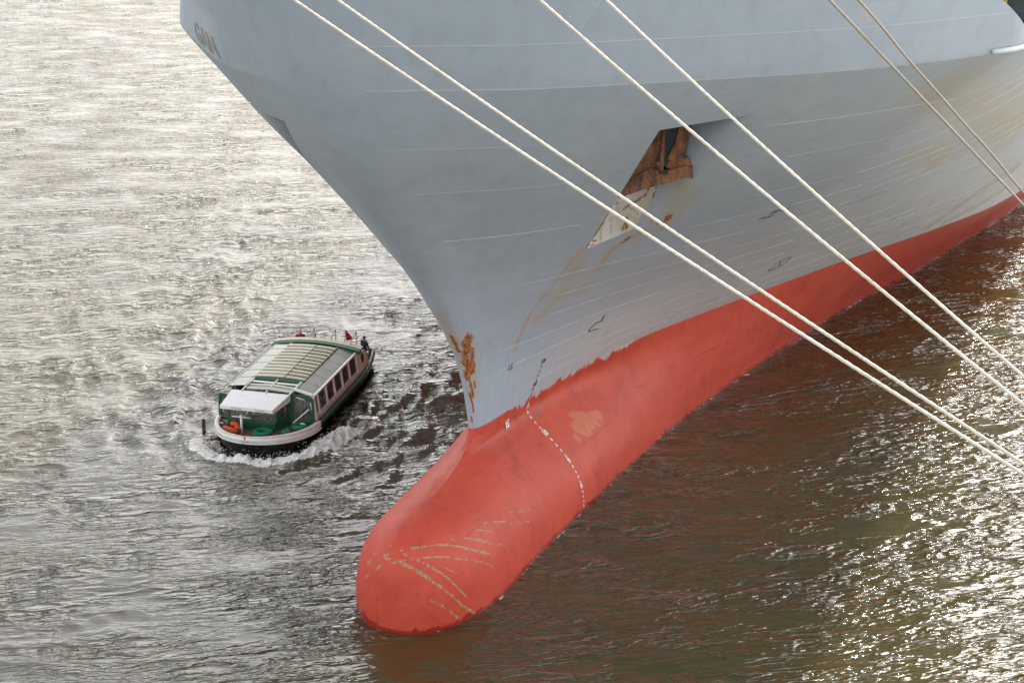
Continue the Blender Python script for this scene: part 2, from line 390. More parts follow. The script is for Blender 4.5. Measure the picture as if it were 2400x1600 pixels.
STROKES=[
('s',0.1,[(-2.08,1.7,0.99),(-1.03,0.62,2.1),(-0.37,0.44,2.58),(0.1,0.58,2.8),(0.64,0.96,2.84),(1.0,1.38,2.78),(1.36,1.85,2.65)]),
('s',0.09,[(1.46,1.95,2.58),(1.76,2.38,2.36),(2.02,2.78,2.08),(2.31,3.48,1.65)]),
('s',0.075,[(-1.78,1.1,0.75),(-1.04,0.44,1.67),(-0.38,0.26,2.28),(0.2,0.35,2.53),(0.75,0.71,2.58),(1.18,1.18,2.49),(1.51,1.6,2.34)]),
('s',0.05,[(1.66,1.78,2.23),(1.91,2.17,2.05),(2.25,2.88,1.62),(2.4,3.32,1.31)]),
('s',0.11,[(-0.87,0.71,2.46),(-0.09,0.35,2.56),(0.53,0.42,2.43),(0.98,0.58,2.13),(1.37,0.81,1.72),(1.74,1.15,1.21),(2.06,1.58,0.56),(2.26,1.98,0.15)]),
('s',0.075,[(0.28,0.56,2.73),(0.75,0.68,2.54),(1.03,0.81,2.37),(1.44,1.08,1.99),(1.69,1.27,1.68),(1.93,1.5,1.24),(2.1,1.72,0.88)]),
('s',0.06,[(1.32,0.58,1.19),(1.6,0.85,0.88),(1.94,1.3,0.27)]),
('s',0.035,[(1.41,1.23,2.21),(1.63,1.4,1.97),(1.87,1.68,1.71)]),
('s',0.08,[(1.64,2.65,2.57),(1.86,3.02,2.38),(2.1,3.55,2.07)]),
('s',0.04,[(2.11,3.52,2.04),(2.44,4.58,1.49)]),
('s',0.03,[(1.25,2.0,2.79),(1.54,2.35,2.61)]),
('s',0.05,[(1.73,3.35,2.55),(2.04,4.1,2.19)]),
('s',0.08,[(1.77,4.0,2.51),(2.13,5.12,2.11)]),
('s',0.04,[(2.24,5.32,1.94),(2.51,6.6,1.49)]),
('s',0.03,[(1.95,5.35,2.35),(2.26,6.38,1.94),(2.37,6.88,1.81)]),
('s',0.03,[(2.0,6.45,2.31),(2.12,6.88,2.17)]),
('s',0.025,[(-2.07,1.78,1.18),(-0.89,0.62,2.31)]),
('s',0.025,[(-1.37,0.56,0.66),(-0.66,0.15,1.44)]),
('s',0.02,[(-1.63,1.35,1.91),(-0.43,0.35,2.4)]),
('s',0.02,[(-0.23,0.71,2.87),(0.32,0.96,2.98)]),
('s',0.02,[(0.69,0.81,2.71),(0.18,0.56,2.76)]),
('d',0.05,[(1.06,0.32,0.99),(1.44,0.62,0.43),(1.7,0.92,0.12)]),
('l',0.012,[(0.64,0.96,2.84),(0.84,0.56,2.29),(0.94,0.32,1.52),(0.94,0.2,0.06)]),
('l',0.012,[(-0.5,0.2,2.01),(-0.45,0.06,1.14),(-0.45,0.04,0.03)]),
('l',0.012,[(1.76,3.92,2.53),(1.68,3.02,2.59),(1.55,2.2,2.56),(1.38,1.7,2.56)]),
('l',0.012,[(0.64,1.88,3.12),(1.3,2.38,2.83),(1.64,4.05,2.65)]),
('l',0.012,[(3.12,19.52,3.78),(3.51,19.62,2.58),(3.87,19.78,1.58)]),
('l',0.012,[(4.09,21.74,4.23),(4.37,22.13,2.18),(4.64,23.07,0.91)]),
('l',0.012,[(2.98,17.77,2.58),(3.76,20.47,2.62),(5.02,24.24,2.55),(6.28,28.46,2.24)]),
('l',0.012,[(2.34,17.58,3.68),(2.72,17.61,2.91),(2.98,17.77,2.58)]),
('p',0.3,[(1.79,13.22,2.91),(2.22,14.03,2.58),(2.37,14.62,2.52)]),
('p',0.38,[(2.02,13.12,2.68),(2.36,13.84,2.42)]),
('p',0.15,[(2.15,13.97,2.65),(2.52,14.16,2.28)]),
('p',0.3,[(2.0,13.28,2.72),(2.32,13.45,2.42)]),
('p',0.42,[(2.06,12.86,2.62),(2.33,13.22,2.38)]),
('p',0.18,[(2.18,12.34,2.45),(2.34,12.37,2.28)]),
('k',0.25,[(0.8,11.14,3.66),(0.98,11.56,3.5),(0.78,11.82,3.86)]),
('k',0.15,[(0.61,10.16,3.92),(0.69,10.65,3.78)]),
('k',0.3,[(0.39,7.43,3.83),(0.77,7.77,3.53)]),
('k',0.12,[(0.45,8.15,4.61),(0.45,8.15,3.9)]),
('k',0.2,[(0.66,9.8,3.76),(0.7,9.84,3.71)]),
('r',0.16,[(0.45,5.8,8.62),(0.34,5.97,8.19),(0.21,6.16,7.64),(0.17,6.33,7.25),(0.12,6.47,6.84)]),
('r',0.1,[(0.42,6.19,8.03),(0.35,6.4,7.56),(0.3,6.57,7.1)]),
('r',0.05,[(0.16,6.54,6.74),(0.17,6.72,6.29),(0.17,6.83,5.96)]),
('r',0.03,[(0.08,6.69,6.16),(0.13,6.87,5.67),(0.14,6.96,5.31)]),
('r',0.03,[(0.26,5.86,8.21),(0.29,5.7,8.47),(0.44,5.73,8.69)]),
('r',0.025,[(0.51,5.68,8.88),(0.41,5.89,8.42)]),
('r',0.02,[(0.46,5.98,8.4),(0.59,6.0,8.64)]),
('r',0.03,[(0.26,6.74,6.6),(0.25,6.82,6.32)]),
('r',0.03,[(0.04,6.94,5.12),(0.05,6.99,4.89)]),
('r',0.07,[(0.01,5.37,8.76),(0.03,5.54,8.5),(0.06,5.83,8.06)]),
('y',0.3,[(-0.07,4.5,9.91),(-0.09,5.02,9.27),(-0.01,5.37,8.76)]),
('y',0.5,[(0.03,5.54,8.5),(0.15,5.92,7.98),(0.14,6.22,7.44)]),
('y',0.45,[(0.38,6.15,8.01),(0.26,6.6,6.92),(0.23,6.82,6.22)]),
('o',0.1,[(4.14,7.3,11.93),(3.9,7.47,11.62),(3.34,7.76,10.92),(2.77,7.99,10.18),(2.22,8.12,9.46),(1.8,8.26,8.81),(1.49,8.39,8.21),(1.26,8.48,7.72),(1.11,8.55,7.28)]),
('y',0.55,[(3.9,7.68,11.5),(3.22,8.6,10.3),(2.58,9.04,9.34),(1.94,9.04,8.5)]),
('y',0.5,[(4.3,9.32,10.94),(3.68,9.74,10.13),(3.06,10.1,9.32)]),
('o',0.06,[(4.54,9.09,11.28),(4.17,9.36,10.8),(3.86,9.59,10.39)]),
('y',0.5,[(7.96,7.16,14.66),(7.38,8.68,13.51),(6.7,9.52,12.65),(6.19,9.73,12.19)]),
('r',0.14,[(6.68,8.98,12.91),(6.5,9.31,12.62)]),
('r',0.08,[(6.21,9.21,12.48),(6.37,9.46,12.46)]),
('r',0.1,[(5.01,8.95,11.74),(5.26,8.91,11.95)]),
('o',0.25,[(4.59,8.98,11.38),(4.91,8.89,11.69),(5.3,9.01,11.93),(5.72,9.32,12.07)]),
('r',0.16,[(-3.27,2.13,15.16),(-3.19,2.22,15.02),(-3.16,2.34,14.9)]),
('o',0.2,[(-3.19,2.22,15.02),(-3.12,2.38,14.83),(-3.0,2.51,14.61)]),
('y',1.2,[(13.49,19.6,13.49),(13.76,27.02,11.52)]),
('y',2.0,[(15.43,10.19,17.78),(15.75,25.72,13.99),(16.19,38.03,10.8)]),
('g',0.5,[(12.17,38.96,5.0),(13.59,40.23,6.06),(14.95,42.15,6.97),(16.01,45.4,7.2)]),
('g',0.3,[(12.81,40.66,4.89),(14.18,43.3,5.26),(15.57,46.54,5.8)]),
('g',0.4,[(10.86,22.07,10.59),(11.52,24.34,10.37)])]
PSTROKES=[
('r',0.03,[(6.34,7.57,14.24),(6.16,7.71,13.87),(5.85,7.82,13.62),(5.59,7.87,13.43),(5.34,7.86,13.24)]),
('r',0.02,[(6.62,7.46,14.25),(6.44,7.68,13.83),(6.11,8.76,12.64)]),
('r',0.04,[(5.45,8.0,12.95),(5.36,8.23,12.46)]),
('r',0.025,[(5.57,7.9,13.31),(5.73,7.94,13.26),(5.8,8.05,13.07)]),
('r',0.02,[(5.18,7.64,13.52),(5.47,7.87,13.34)]),
('o',0.09,[(5.21,8.27,12.25),(5.41,8.39,12.34),(5.56,8.48,12.41)]),
('r',0.025,[(5.24,8.17,12.42),(5.34,8.07,12.71)]),
('o',0.06,[(5.18,7.67,13.47),(5.19,7.85,13.08),(5.17,7.88,12.96)]),
('o',0.05,[(4.96,7.75,12.94),(4.91,7.97,12.33)]),
('o',0.05,[(4.64,7.66,12.54),(4.58,7.83,12.03)]),
('o',0.05,[(6.28,8.31,13.05),(6.07,8.74,12.63)]),
('o',0.04,[(5.72,8.07,12.99),(5.56,8.48,12.41)]),
('o',0.05,[(5.86,8.34,12.76),(5.72,8.56,12.48)]),
('r',0.05,[(4.99,7.58,13.34),(4.83,7.61,13.0),(4.59,7.61,12.58),(4.35,7.55,12.21),(4.11,7.51,11.78)]),
('r',0.03,[(4.22,7.55,11.93),(4.38,7.69,11.95)]),
('r',0.03,[(4.36,7.61,12.1),(4.44,7.69,12.08)]),
('y',0.35,[(5.34,7.86,13.24),(5.64,8.11,12.87),(5.94,8.27,12.88)]),
('y',0.3,[(5.09,7.87,12.88),(5.28,8.16,12.48)]),
('y',0.3,[(6.25,7.75,13.73),(6.04,7.88,13.46)]),
('y',0.5,[(7.52,7.26,14.43),(7.28,8.08,13.77),(6.85,8.87,13.08)]),
('r',0.08,[(6.58,8.98,12.85),(6.66,9.01,12.88)]),
('r',0.03,[(6.6,8.84,12.93),(6.7,8.74,13.05)]),
('r',0.05,[(6.23,8.82,12.7)])]

def stroke_masks(V, strokes, seed=1):
    "per-vertex masks, one per stroke channel, with ragged edges"
    out = {c: np.zeros(len(V)) for c in 'sdlpkryog'}
    jit = fbm(V*7., seed, 3)-.5; coarse = fbm(V*2.2, seed+9, 3)-.5
    for ch, w, pts in strokes:
        if not pts: continue
        w = w*(1.8 if ch == 'r' else .72 if ch == 's' else 1); P = np.array(pts); soft = ch in 'yog'; reach = w*(2.2 if soft else 1.6)+.02
        m = np.all((V > P.min(0)-reach) & (V < P.max(0)+reach), 1); idx = np.where(m)[0]
        if not len(idx): continue
        v = V[idx]; d = np.full(len(idx), 1e9)
        if len(P) == 1: d = np.linalg.norm(v-P[0], axis=1)
        for a, b in zip(P[:-1], P[1:]):
            ab = b-a; t = np.clip(((v-a)@ab)/max(ab@ab, 1e-9), 0, 1); d = np.minimum(d, np.linalg.norm(v-a-t[:, None]*ab, axis=1))
        if soft: val = np.exp(-(d/(w*.8))**2)*np.clip(.75+1.1*coarse[idx], 0, 1)
        elif ch == 'l': val = sstep(w*2.6, w, d)
        elif ch == 'p': val = sstep(.03, -.03, d-.72*w-.5*w*coarse[idx]-.6*w*jit[idx])
        elif ch == 'k': val = sstep(w, w*.2, d)*np.clip(.45+2.*jit[idx], 0, 1)
        else: val = sstep(w*.75, w*.25, d+jit[idx]*w*1.1)*np.clip(.9+1.6*coarse[idx], .15, 1)
        out[ch][idx] = np.maximum(out[ch][idx], val)
    return out
def stain_attrs(me, strokes, white=None):
    V = coords(me); m = stroke_masks(V, strokes)
    if white is not None: m['p'] = white  # mask of the skylit recess wall, carried in the primer channel
    set_attr(me, 'wear', np.stack([m['s'], m['p'], m['k']], 1))
    set_attr(me, 'rust', np.stack([m['r'], m['y'], m['o']], 1))
    set_attr(me, 'line', np.stack([np.maximum(m['l'], m['d']), m['g'], m['d']], 1))

def hull_mat(name, pocket=False, light=1.):
    g = G(name); o = g.obj(); x, l, h = g.sep(o)[0], g.sep(o)[1], g.sep(o)[2]
    w = g.sepc(g.attr('wear')); r = g.sepc(g.attr('rust')); li = g.sepc(g.attr('line'))
    # light grey topside paint
    big = g.noise(g.scale(o, (.22, .12, .35)), 1, 5, .6); fine = g.noise(o, 5, 6, .65)
    streak = g.noise(g.scale(o, (2.2, 2.2, .22)), 1, 5, .6); drag = g.noise(g.scale(o, (.6, .10, 2.4)), 1, 6, .65)
    grey = g.mix(g.ramp(big, .3, .7), (.365, .446, .522), (.412, .486, .556))
    grey = g.mix(g.mul(g.ramp(drag, .5, .74), .5), grey, (.47, .51, .54))
    grey = g.mix(g.mul(g.ramp(streak, .48, .76), .36), grey, (.31, .33, .33))
    grey = g.mix(g.mul(g.ramp(fine, .55, .8), .12), grey, (.27, .29, .30))
    aft = g.math('MULTIPLY', g.ramp(l, 11, 34, 0, 1), g.ramp(h, 18.5, 16, 0, 1))
    grey = g.mix(g.mul(g.mul(g.ramp(drag, .35, .62), aft), .55), grey, (.40, .375, .33))
    chalk_and_light = g.mul(g.ramp(h, 12.5, 5.5, 0, .9), g.ramp(l, 9, 15, 0, 1)); grey = g.mix(g.mul(chalk_and_light, g.ramp(streak, .25, .5)), grey, (.57, .55, .535))  # chalky paint, lightened further to stand in for light under the flare
    # red antifouling
    rb = g.noise(g.scale(o, (.5, .35, .8)), 1, 6, .62); rf = g.noise(o, 2.3, 7, .68)
    red = g.mix(g.ramp(rb, .3, .7), (.49, .060, .033), (.60, .088, .050))
    red = g.mix(g.mul(g.ramp(rf, .50, .72), .30), red, (.64, .135, .080))
    red = g.mix(g.mul(g.ramp(g.noise(g.scale(o, (.8, .8, .35)), 1.3, 6, .7), .54, .74), .6), red, (.30, .038, .028))
    red = g.mix(g.mul(g.ramp(g.noise(o, 13, 5, .6), .62, .72), .35), red, (.22, .06, .05))
    wn_ = g.noise(g.scale(o, (.9, .9, .5)), 1, 4, .55); wet = g.ramp(g.math('SUBTRACT', g.math('SUBTRACT', h, .12), g.mul(g.ramp(wn_, .45, .70, .0, .5), g.ramp(l, 3.5, 1., .35, 1.))), .05, -.05, 0, 1, True)
    red = g.mix(g.mul(wet, .85), red, (.27, .010, .008))
    # paint line: drips and flakes of grey hang over the red between the draught marks and the forefoot
    zone = g.mul(g.ramp(l, 9.2, 9.8), g.ramp(l, 18.5, 17.0))
    n1 = g.noise(g.scale(o, (0, 1.5, 0)), 1, 5, .72); n2 = g.noise(o, 7, 4, .6)
    drop = g.mul(zone, g.ramp(n1, .40, .66, .03, .52)); drop = g.math('ADD', drop, g.mul(zone, g.ramp(n2, .3, .7, -.08, .08)))
    edge = g.math('SUBTRACT', HP+.004, drop)
    up = g.ramp(h, g.math('SUBTRACT', edge, .015), g.math('ADD', edge, .015))
    chips = g.mul(g.mul(zone, g.ramp(n2, .60, .66)), g.ramp(h, HP+.02, HP-.02)); up = g.math('MULTIPLY', up, g.math('SUBTRACT', 1., chips))
    c = g.mix(up, red, grey) if not pocket else g.mix(g.ramp(w[1], .15, .6), grey, g.mix(g.ramp(fine, .4, .7), (.55, .57, .55), (.66, .67, .64)))  # recess wall coloured paler where skylight would fall on it
    # wear
    c = g.mix(g.mul(w[2], .55), c, (.23, .12, .11))
    c = c if pocket else g.mix(g.mul(w[1], .72), c, g.mix(g.ramp(rf, .3, .7), (.56, .17, .085), (.60, .22, .12)))
    scn = g.noise(o, 16, 6, .75); sc_ = g.mix(g.ramp(scn, .38, .66), (.20, .10, .045), (.58, .42, .27))
    c = g.mix(g.mul(g.ramp(w[0], .15, .6), g.ramp(g.noise(o, 9, 5, .7), .30, .48, .30, 1.)), c, sc_)
    c = g.mix(g.mul(li[0], .55), c, (.16, .06, .05))
    # rust and run-off
    c = g.mix(g.mul(r[1], .5), c, (.44, .345, .13))
    c = g.mix(g.mul(li[1], .5), c, (.24, .25, .16))
    c = g.mix(g.mul(r[2], .75), c, g.mix(g.ramp(fine, .4, .65), (.44, .235, .04), (.50, .33, .11)))
    rn = g.noise(g.scale(o, (14, 14, 4.5)), 1, 6, .7); ru = g.mix(g.ramp(rn, .34, .62), (.10, .028, .012), (.47, .165, .018))
    c = g.mix(g.mul(g.ramp(r[0], .10, .55), g.ramp(g.noise(g.scale(o, (9, 9, 3)), 1, 5, .7), .30, .48, .35, 1.)), c, ru)
    # plates are never quite flat
    pl = g.noise(g.scale(o, (.55, .4, .55)), 1, 2, .5)
    b = g.bump(pl, .34, .10); b = g.bump(fine, .06, .01, b); b = g.bump(w[0], .3, -.012, b); fw = g.math('SINE', g.mul(l, 2*math.pi/.82)); b = g.bump(g.mul(fw, g.ramp(pl, .3, .7, .2, 1.)), .22, .018, b)
    ro = g.ramp(big, .3, .7, .46, .58); ro = g.add(ro, g.mul(r[0], .35)); ro = g.math('SUBTRACT', ro, g.mul(g.mul(wet, g.math('SUBTRACT', 1., up)), .25), clamp=True)
    return g.bsdf(c, ro, b, spec=.32)
M_HULL = hull_mat('ship_paint'); M_POCKET = hull_mat('ship_recess_lit_paint', True)
M_SEAM = paint('weld_bead_paint', (.50, .535, .56), .5, .08)
M_SEAMS = [paint('weld_bead_paint_'+k, c, .5, .08) for k, c in (('pale', (.62, .66, .68)), ('mid', (.54, .58, .61)), ('dull', (.46, .51, .54)))]
M_DARK = paint('dark_steel', (.035, .045, .05), .6, .2)
M_BLACK = paint('black_mark_paint', (.02, .02, .022), .6, .2, 6)
M_WHITE = paint('white_mark_paint', (.78, .76, .72), .6, .1, 6)

ship = empty('cargo_ship', (SHIP_N[0], SHIP_N[1], 0), -SHIP_A)
tag(ship, 'huge light grey cargo ship with red bulbous bow moored by white ropes', 'ship')

def both_sides(name, gp, gs, mat):
    n, m = gp.shape[:2]; V = np.concatenate([gp.reshape(-1, 3), gs.reshape(-1, 3)])
    F = np.concatenate([grid_faces(n, m, True), grid_faces(n, m)+n*m])
    me = np_mesh(name, V, F)
    return me
def weld_centre(me):
    bm = bmesh.new(); bm.from_mesh(me); vs = [v for v in bm.verts if abs(v.co.x) < 1e-5]
    bmesh.ops.remove_doubles(bm, verts=vs, dist=2e-4)
    bad = [f for f in bm.faces if f.calc_area() < 1e-9]
    if bad: bmesh.ops.delete(bm, geom=bad, context='FACES_ONLY')
    bm.to_mesh(me); bm.free()
def cut_polygon(me, pk, lmin, lmax):
    "open the recess: cut along the polygon's four edges, then drop what lies inside"
    P = [pk['T'], pk['BR'], pk['TR'], pk['TL']]; cen = np.mean(P, 0)
    bm = bmesh.new(); bm.from_mesh(me)
    b0, b1 = min(p[0] for p in P)-.3, max(p[0] for p in P)+.3; h0, h1 = min(p[1] for p in P)-.3, max(p[1] for p in P)+.3
    def local():
        return [f for f in bm.faces if all(b0 < v.co.x < b1 and h0 < v.co.z < h1 and lmin < v.co.y < lmax for v in f.verts)]
    planes = []
    for i in range(4):
        a, b = np.array(P[i]), np.array(P[(i+1) % 4]); d = b-a; nrm = np.array([d[1], -d[0]]); nrm /= np.linalg.norm(nrm)
        if nrm@(cen-a) < 0: nrm = -nrm
        planes.append((a, nrm))
        fs = local(); ge = list({e for f in fs for e in f.edges})+list({v for f in fs for v in f.verts})+fs
        bmesh.ops.bisect_plane(bm, geom=ge, dist=1e-5, plane_co=(a[0], 0, a[1]), plane_no=(nrm[0], 0, nrm[1]))
    dead = []
    for f in local():
        c = f.calc_center_median()
        if all(nn@(np.array([c.x, c.z])-a) > 0 for a, nn in planes): dead.append(f)
    bmesh.ops.delete(bm, geom=dead, context='FACES')
    bm.to_mesh(me); bm.free()

# ---- shell: forefoot and bulb, side plating, bulwark
me = both_sides('bulbous_bow', lower_grid(1), lower_grid(-1), M_HULL); weld_centre(me); stain_attrs(me, STROKES)
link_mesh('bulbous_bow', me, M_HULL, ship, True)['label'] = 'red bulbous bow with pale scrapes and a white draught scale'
lo, up_ = upper_grid(1)
n_, m_ = lo.shape[:2]
mp_ = np_mesh('port', lo.reshape(-1, 3), grid_faces(n_, m_, True)); cut_polygon(mp_, PK, -5, 16)
ms_ = np_mesh('starboard', lo.reshape(-1, 3), grid_faces(n_, m_, True)); cut_polygon(ms_, PKS, -5, 8)
def faces_of(me):
    ls = np.empty(len(me.polygons), np.int32); lt = np.empty(len(me.polygons), np.int32); me.polygons.foreach_get('loop_start', ls); me.polygons.foreach_get('loop_total', lt)
    vi = np.empty(len(me.loops), np.int32); me.loops.foreach_get('vertex_index', vi); return ls, lt, vi
def join_sides(name, ma, mb):
    Va, Vb = coords(ma), coords(mb); Vb = Vb*np.array([-1, 1, 1]); Vb[:, 0] *= stb(-1, Vb[:, 2])
    la, ta, va = faces_of(ma); lb_, tb, vb = faces_of(mb)
    nb = []
    for s_, t_ in zip(lb_, tb): nb.append(vb[s_:s_+t_][::-1])
    vb = np.concatenate(nb)+len(Va)
    me = bpy.data.meshes.new(name); V = np.concatenate([Va, Vb]).astype(np.float32); vi = np.concatenate([va, vb]).astype(np.int32)
    tot = np.concatenate([ta, tb]).astype(np.int32); st = np.concatenate([[0], np.cumsum(tot)[:-1]]).astype(np.int32)
    me.vertices.add(len(V)); me.vertices.foreach_set('co', V.ravel()); me.loops.add(len(vi)); me.loops.foreach_set('vertex_index', vi)
    me.polygons.add(len(tot)); me.polygons.foreach_set('loop_start', st); me.update(calc_edges=True)
    return me
me = join_sides('hull_plating', mp_, ms_); weld_centre(me); stain_attrs(me, STROKES)
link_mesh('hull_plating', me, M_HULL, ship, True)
us = upper_grid(-1)[1]
me = both_sides('bulwark', up_, us, M_HULL); weld_centre(me); stain_attrs(me, STROKES)
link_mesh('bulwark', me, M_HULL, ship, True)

def recess(name, pk, D0, side, pw=.8, flat=.38):
    Q, P = pocket_grid(pk, D0, pw=pw, flat=flat); n, m = Q.shape[:2]
    V = [P.reshape(-1, 3)]; F = [grid_faces(n, m, True)]
    def strip(a, b):
        k = sum(len(v) for v in V); V.append(np.concatenate([a, b])); i = np.arange(len(a)-1); F.append(np.stack([k+i, k+i+1, k+len(a)+i+1, k+len(a)+i], 1))
    strip(Q[0], P[0]); strip(P[:, -1], Q[:, -1])
    V = np.concatenate(V)
    if side < 0: V = V*np.array([-1, 1, 1]); V[:, 0] *= stb(-1, V[:, 2])
    uu = np.repeat(np.linspace(0, 1, n), m); vv = np.tile(np.linspace(0, 1, m), n); white = np.concatenate([sstep(.56, .42, uu)*sstep(.62, .5, vv), np.zeros(2*m), np.zeros(2*n)]) if side > 0 else np.zeros(len(V))  # mask for the painted-in skylight on the lower wall
    me = np_mesh(name, V, np.concatenate(F)); stain_attrs(me, PSTROKES if side > 0 else [], white)
    return link_mesh(name, me, M_POCKET, ship, False)
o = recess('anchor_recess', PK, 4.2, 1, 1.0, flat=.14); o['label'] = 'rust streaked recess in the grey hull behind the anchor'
o.data.polygons.foreach_set('use_smooth', np.ones(len(o.data.polygons), bool)); o.data.set_sharp_from_angle(angle=R(40))
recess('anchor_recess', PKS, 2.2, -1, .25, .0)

def hp(l, h, side=1):
    "point and outward normal on the shell"
    l = np.atleast_1d(np.asarray(l, float)); h = np.atleast_1d(np.asarray(h, float))
    f = lambda l, h: np.where(h > HP, bup(l, np.maximum(h, HP)), blow(l, np.minimum(h, HP)))*(1 if side > 0 else stb(-1, h))
    b = f(l, h); e = .02; bl = (f(l+e, h)-f(l-e, h))/(2*e); bh = (f(l, h+e)-f(l, h-e))/(2*e)
    n = np.stack([np.ones_like(b), -bl, -bh], 1); n /= np.linalg.norm(n, axis=1)[:, None]
    P = np.stack([b, l, h], 1)
    if side < 0: P[:, 0] *= -1; n[:, 0] *= -1
    return P, n
def strip_on_hull(name, ls, hs, w, mat, off=.012, vertical=False, side=1):
    "a low bead laid along the plating"
    ls = np.asarray(ls, float); hs = np.asarray(hs, float)
    P, n = hp(ls, hs, side); t = np.gradient(P, axis=0); t /= np.linalg.norm(t, axis=1)[:, None]; q = np.cross(t, n)
    V = np.concatenate([P-q*w/2+n*.002, P+n*off, P+q*w/2+n*.002]); k = len(P); i = np.arange(k-1)
    F = np.concatenate([np.stack([i, i+1, k+i+1, k+i], 1), np.stack([k+i, k+i+1, 2*k+i+1, 2*k+i], 1)])
    return link_mesh(name, np_mesh(name, V, F), mat, ship, True)
# ---- plate seams
rs = random.Random(5)
def seam(h, l0, l1, w=.032):
    "a plate seam: a run of beads of uneven weight with a gap here and there"
    s0 = float(stem(np.array([h]))[0]); l0 = max(l0, s0+.25); a = l0
    while a < l1-.6:
        b = min(l1, a+rs.uniform(2.5, 7.5)); ls = np.arange(a, b, .25)
        if len(ls) > 3: strip_on_hull('weld_seam', ls, h+.012*np.sin(ls*.9+h)+rs.uniform(-.01, .01), w*rs.uniform(.6, 1.25), M_SEAMS[rs.randrange(3)], .012)
        a = b+(rs.uniform(.05, .25) if rs.random() < .8 else rs.uniform(.6, 2.0))
for h, a, b in ((17.0, -9, 1.0), (17.0, 5.6, 40), (15.3, -9, 3.4), (15.3, 9., 26), (13.2, 2.2, 5.9), (13.2, 11.5, 22), (11.9, 11.2, 34), (10.6, 6.4, 40), (9.5, 8.9, 24), (9.5, 26, 44),
                (8.5, 9.5, 50), (7.5, 7.6, 34), (6.6, 8.0, 56), (5.75, 12, 40), (5.2, 9.6, 30), (14.2, 14, 30), (16.2, 16, 34), (12.5, 20, 44), (11.2, 22, 48), (7.0, 30, 58)):
    seam(h, a, b)
ls = np.arange(-4.0, 9.2, .2); strip_on_hull('weld_seam', ls, np.full(len(ls), 20.3), .03, M_SEAM, .01)
ls = np.arange(-3.2, 60, .3); strip_on_hull('knuckle_seam', ls, np.full(len(ls), HK-.02), .05, M_SEAM, .014)
for l0, h0, h1 in ((-1.3, 19.1, 22.5), (15.5, 12.0, 18.9), (27., 6., 18.9), (38., 6., 18.)):
    hs_ = np.arange(h0, h1, .2); strip_on_hull('weld_seam', np.full(len(hs_), l0), hs_, .022, M_SEAM, .006)

# ---- seams of the red plating
M_RSEAM = [paint('red_seam_'+k, c, .6, .15) for k, c in (('dark', (.30, .045, .032)), ('mid', (.40, .06, .04)))]
for l0, h0, h1 in ((4.3, .3, 2.9), (8.1, .2, 3.6), (13.2, .2, 4.4), (16.9, .2, 4.5), (21.5, .2, 4.5), (27., .2, 4.5), (34., .2, 4.5)):
    hs_ = np.arange(h0, h1, .08); strip_on_hull('weld_seam', l0+.02*np.sin(hs_*3), hs_, .022, M_RSEAM[int(l0) % 2], .005)
for h, a, b in ((2.05, 2.6, 7.5), (2.1, 8.1, 15.5), (2.0, 15.9, 40.), (.95, 10.2, 34.), (3.3, 13.3, 33.)):
    while a < b:
        e = min(b, a+rs.uniform(2, 5)); ls = np.arange(a, e, .1)
        if len(ls) > 3: strip_on_hull('weld_seam', ls, h+.01*np.sin(ls*1.7), .020, M_RSEAM[rs.randrange(2)], .005)
        a = e+rs.uniform(.05, .5)

# ---- writing and marks
def text_mesh(txt, size, bold=.02):
    cu = bpy.data.curves.new('t', 'FONT'); cu.body = txt; cu.size = size; cu.offset = bold*size; cu.resolution_u = 2
    o = bpy.data.objects.new('t', cu); col.objects.link(o); dg = bpy.context.evaluated_depsgraph_get()
    me = bpy.data.meshes.new_from_object(o.evaluated_get(dg)); bpy.data.objects.remove(o); bpy.data.curves.remove(cu)
    return me
def text_on_hull(name, txt, l0, h0, size, mat, side=1, slant=0., bold=.02, wide=1., off=.012):
    me = text_mesh(txt, size*1.38, bold); V = coords(me); u, v = V[:, 0]*wide, V[:, 1]; u = u-u.max()/2
    l = l0+(u if side > 0 else -u)+slant*v; P, n = hp(l, h0+v, side)
    me.vertices.foreach_set('co', (P+n*off).astype(np.float32).ravel()); me.update()
    return link_mesh(name, me, mat, ship)
DL = 10.92
for i in range(7):
    for q in range(0, 10, 2):
        h = i+.02+q/10.
        if h > 6.05 or h < .12: continue
        m_ = M_WHITE if h < HP-.06 else M_BLACK
        t_ = str(7+i) if q == 0 else str(q)
        text_on_hull('draught_mark', t_, DL, h-.05, .17 if q == 0 else .10, m_, bold=.06, wide=1.25)
text_on_hull('hull_number', '15', 9.15, 3.86, .30, M_WHITE, bold=.05); text_on_hull('hull_number', '15', 8.60, 6.45, .26, M_BLACK, bold=.0, wide=.9)
text_on_hull('hull_lettering', 'BT 15', 15.6, 11.52, .16, M_BLACK, wide=1.3); text_on_hull('hull_lettering', 'FR 285', 15.5, 11.27, .12, M_BLACK, wide=1.3)
text_on_hull('ship_name', 'GAN', 0.25, 19.16, .62, paint('name_paint', (.29, .275, .255), .6, .15), side=-1, bold=.03, wide=1.5)
def ribbon(name, pts, w, mat):
    pts = np.array(pts, float); d = [pts[0]]
    for a, b in zip(pts[:-1], pts[1:]):
        k = max(2, int(np.linalg.norm(b-a)/.05)); d += [a+(b-a)*t for t in np.linspace(0, 1, k)[1:]]
    d = np.array(d); P, n = hp(d[:, 0], d[:, 1]); t = np.gradient(P, axis=0); t /= np.linalg.norm(t, axis=1)[:, None]; q = np.cross(t, n)
    V = np.concatenate([P-q*w/2+n*.012, P+q*w/2+n*.012]); k = len(P); i = np.arange(k-1)
    return link_mesh(name, np_mesh(name, V, np.stack([i, i+1, k+i+1, k+i], 1)), mat, ship)
ribbon('bulb_symbol', [(13.59, 7.23), (13.75, 6.92), (13.43, 6.94), (13.31, 6.79), (13.29, 6.66), (13.31, 6.57), (13.92, 6.53)], .055, M_BLACK)
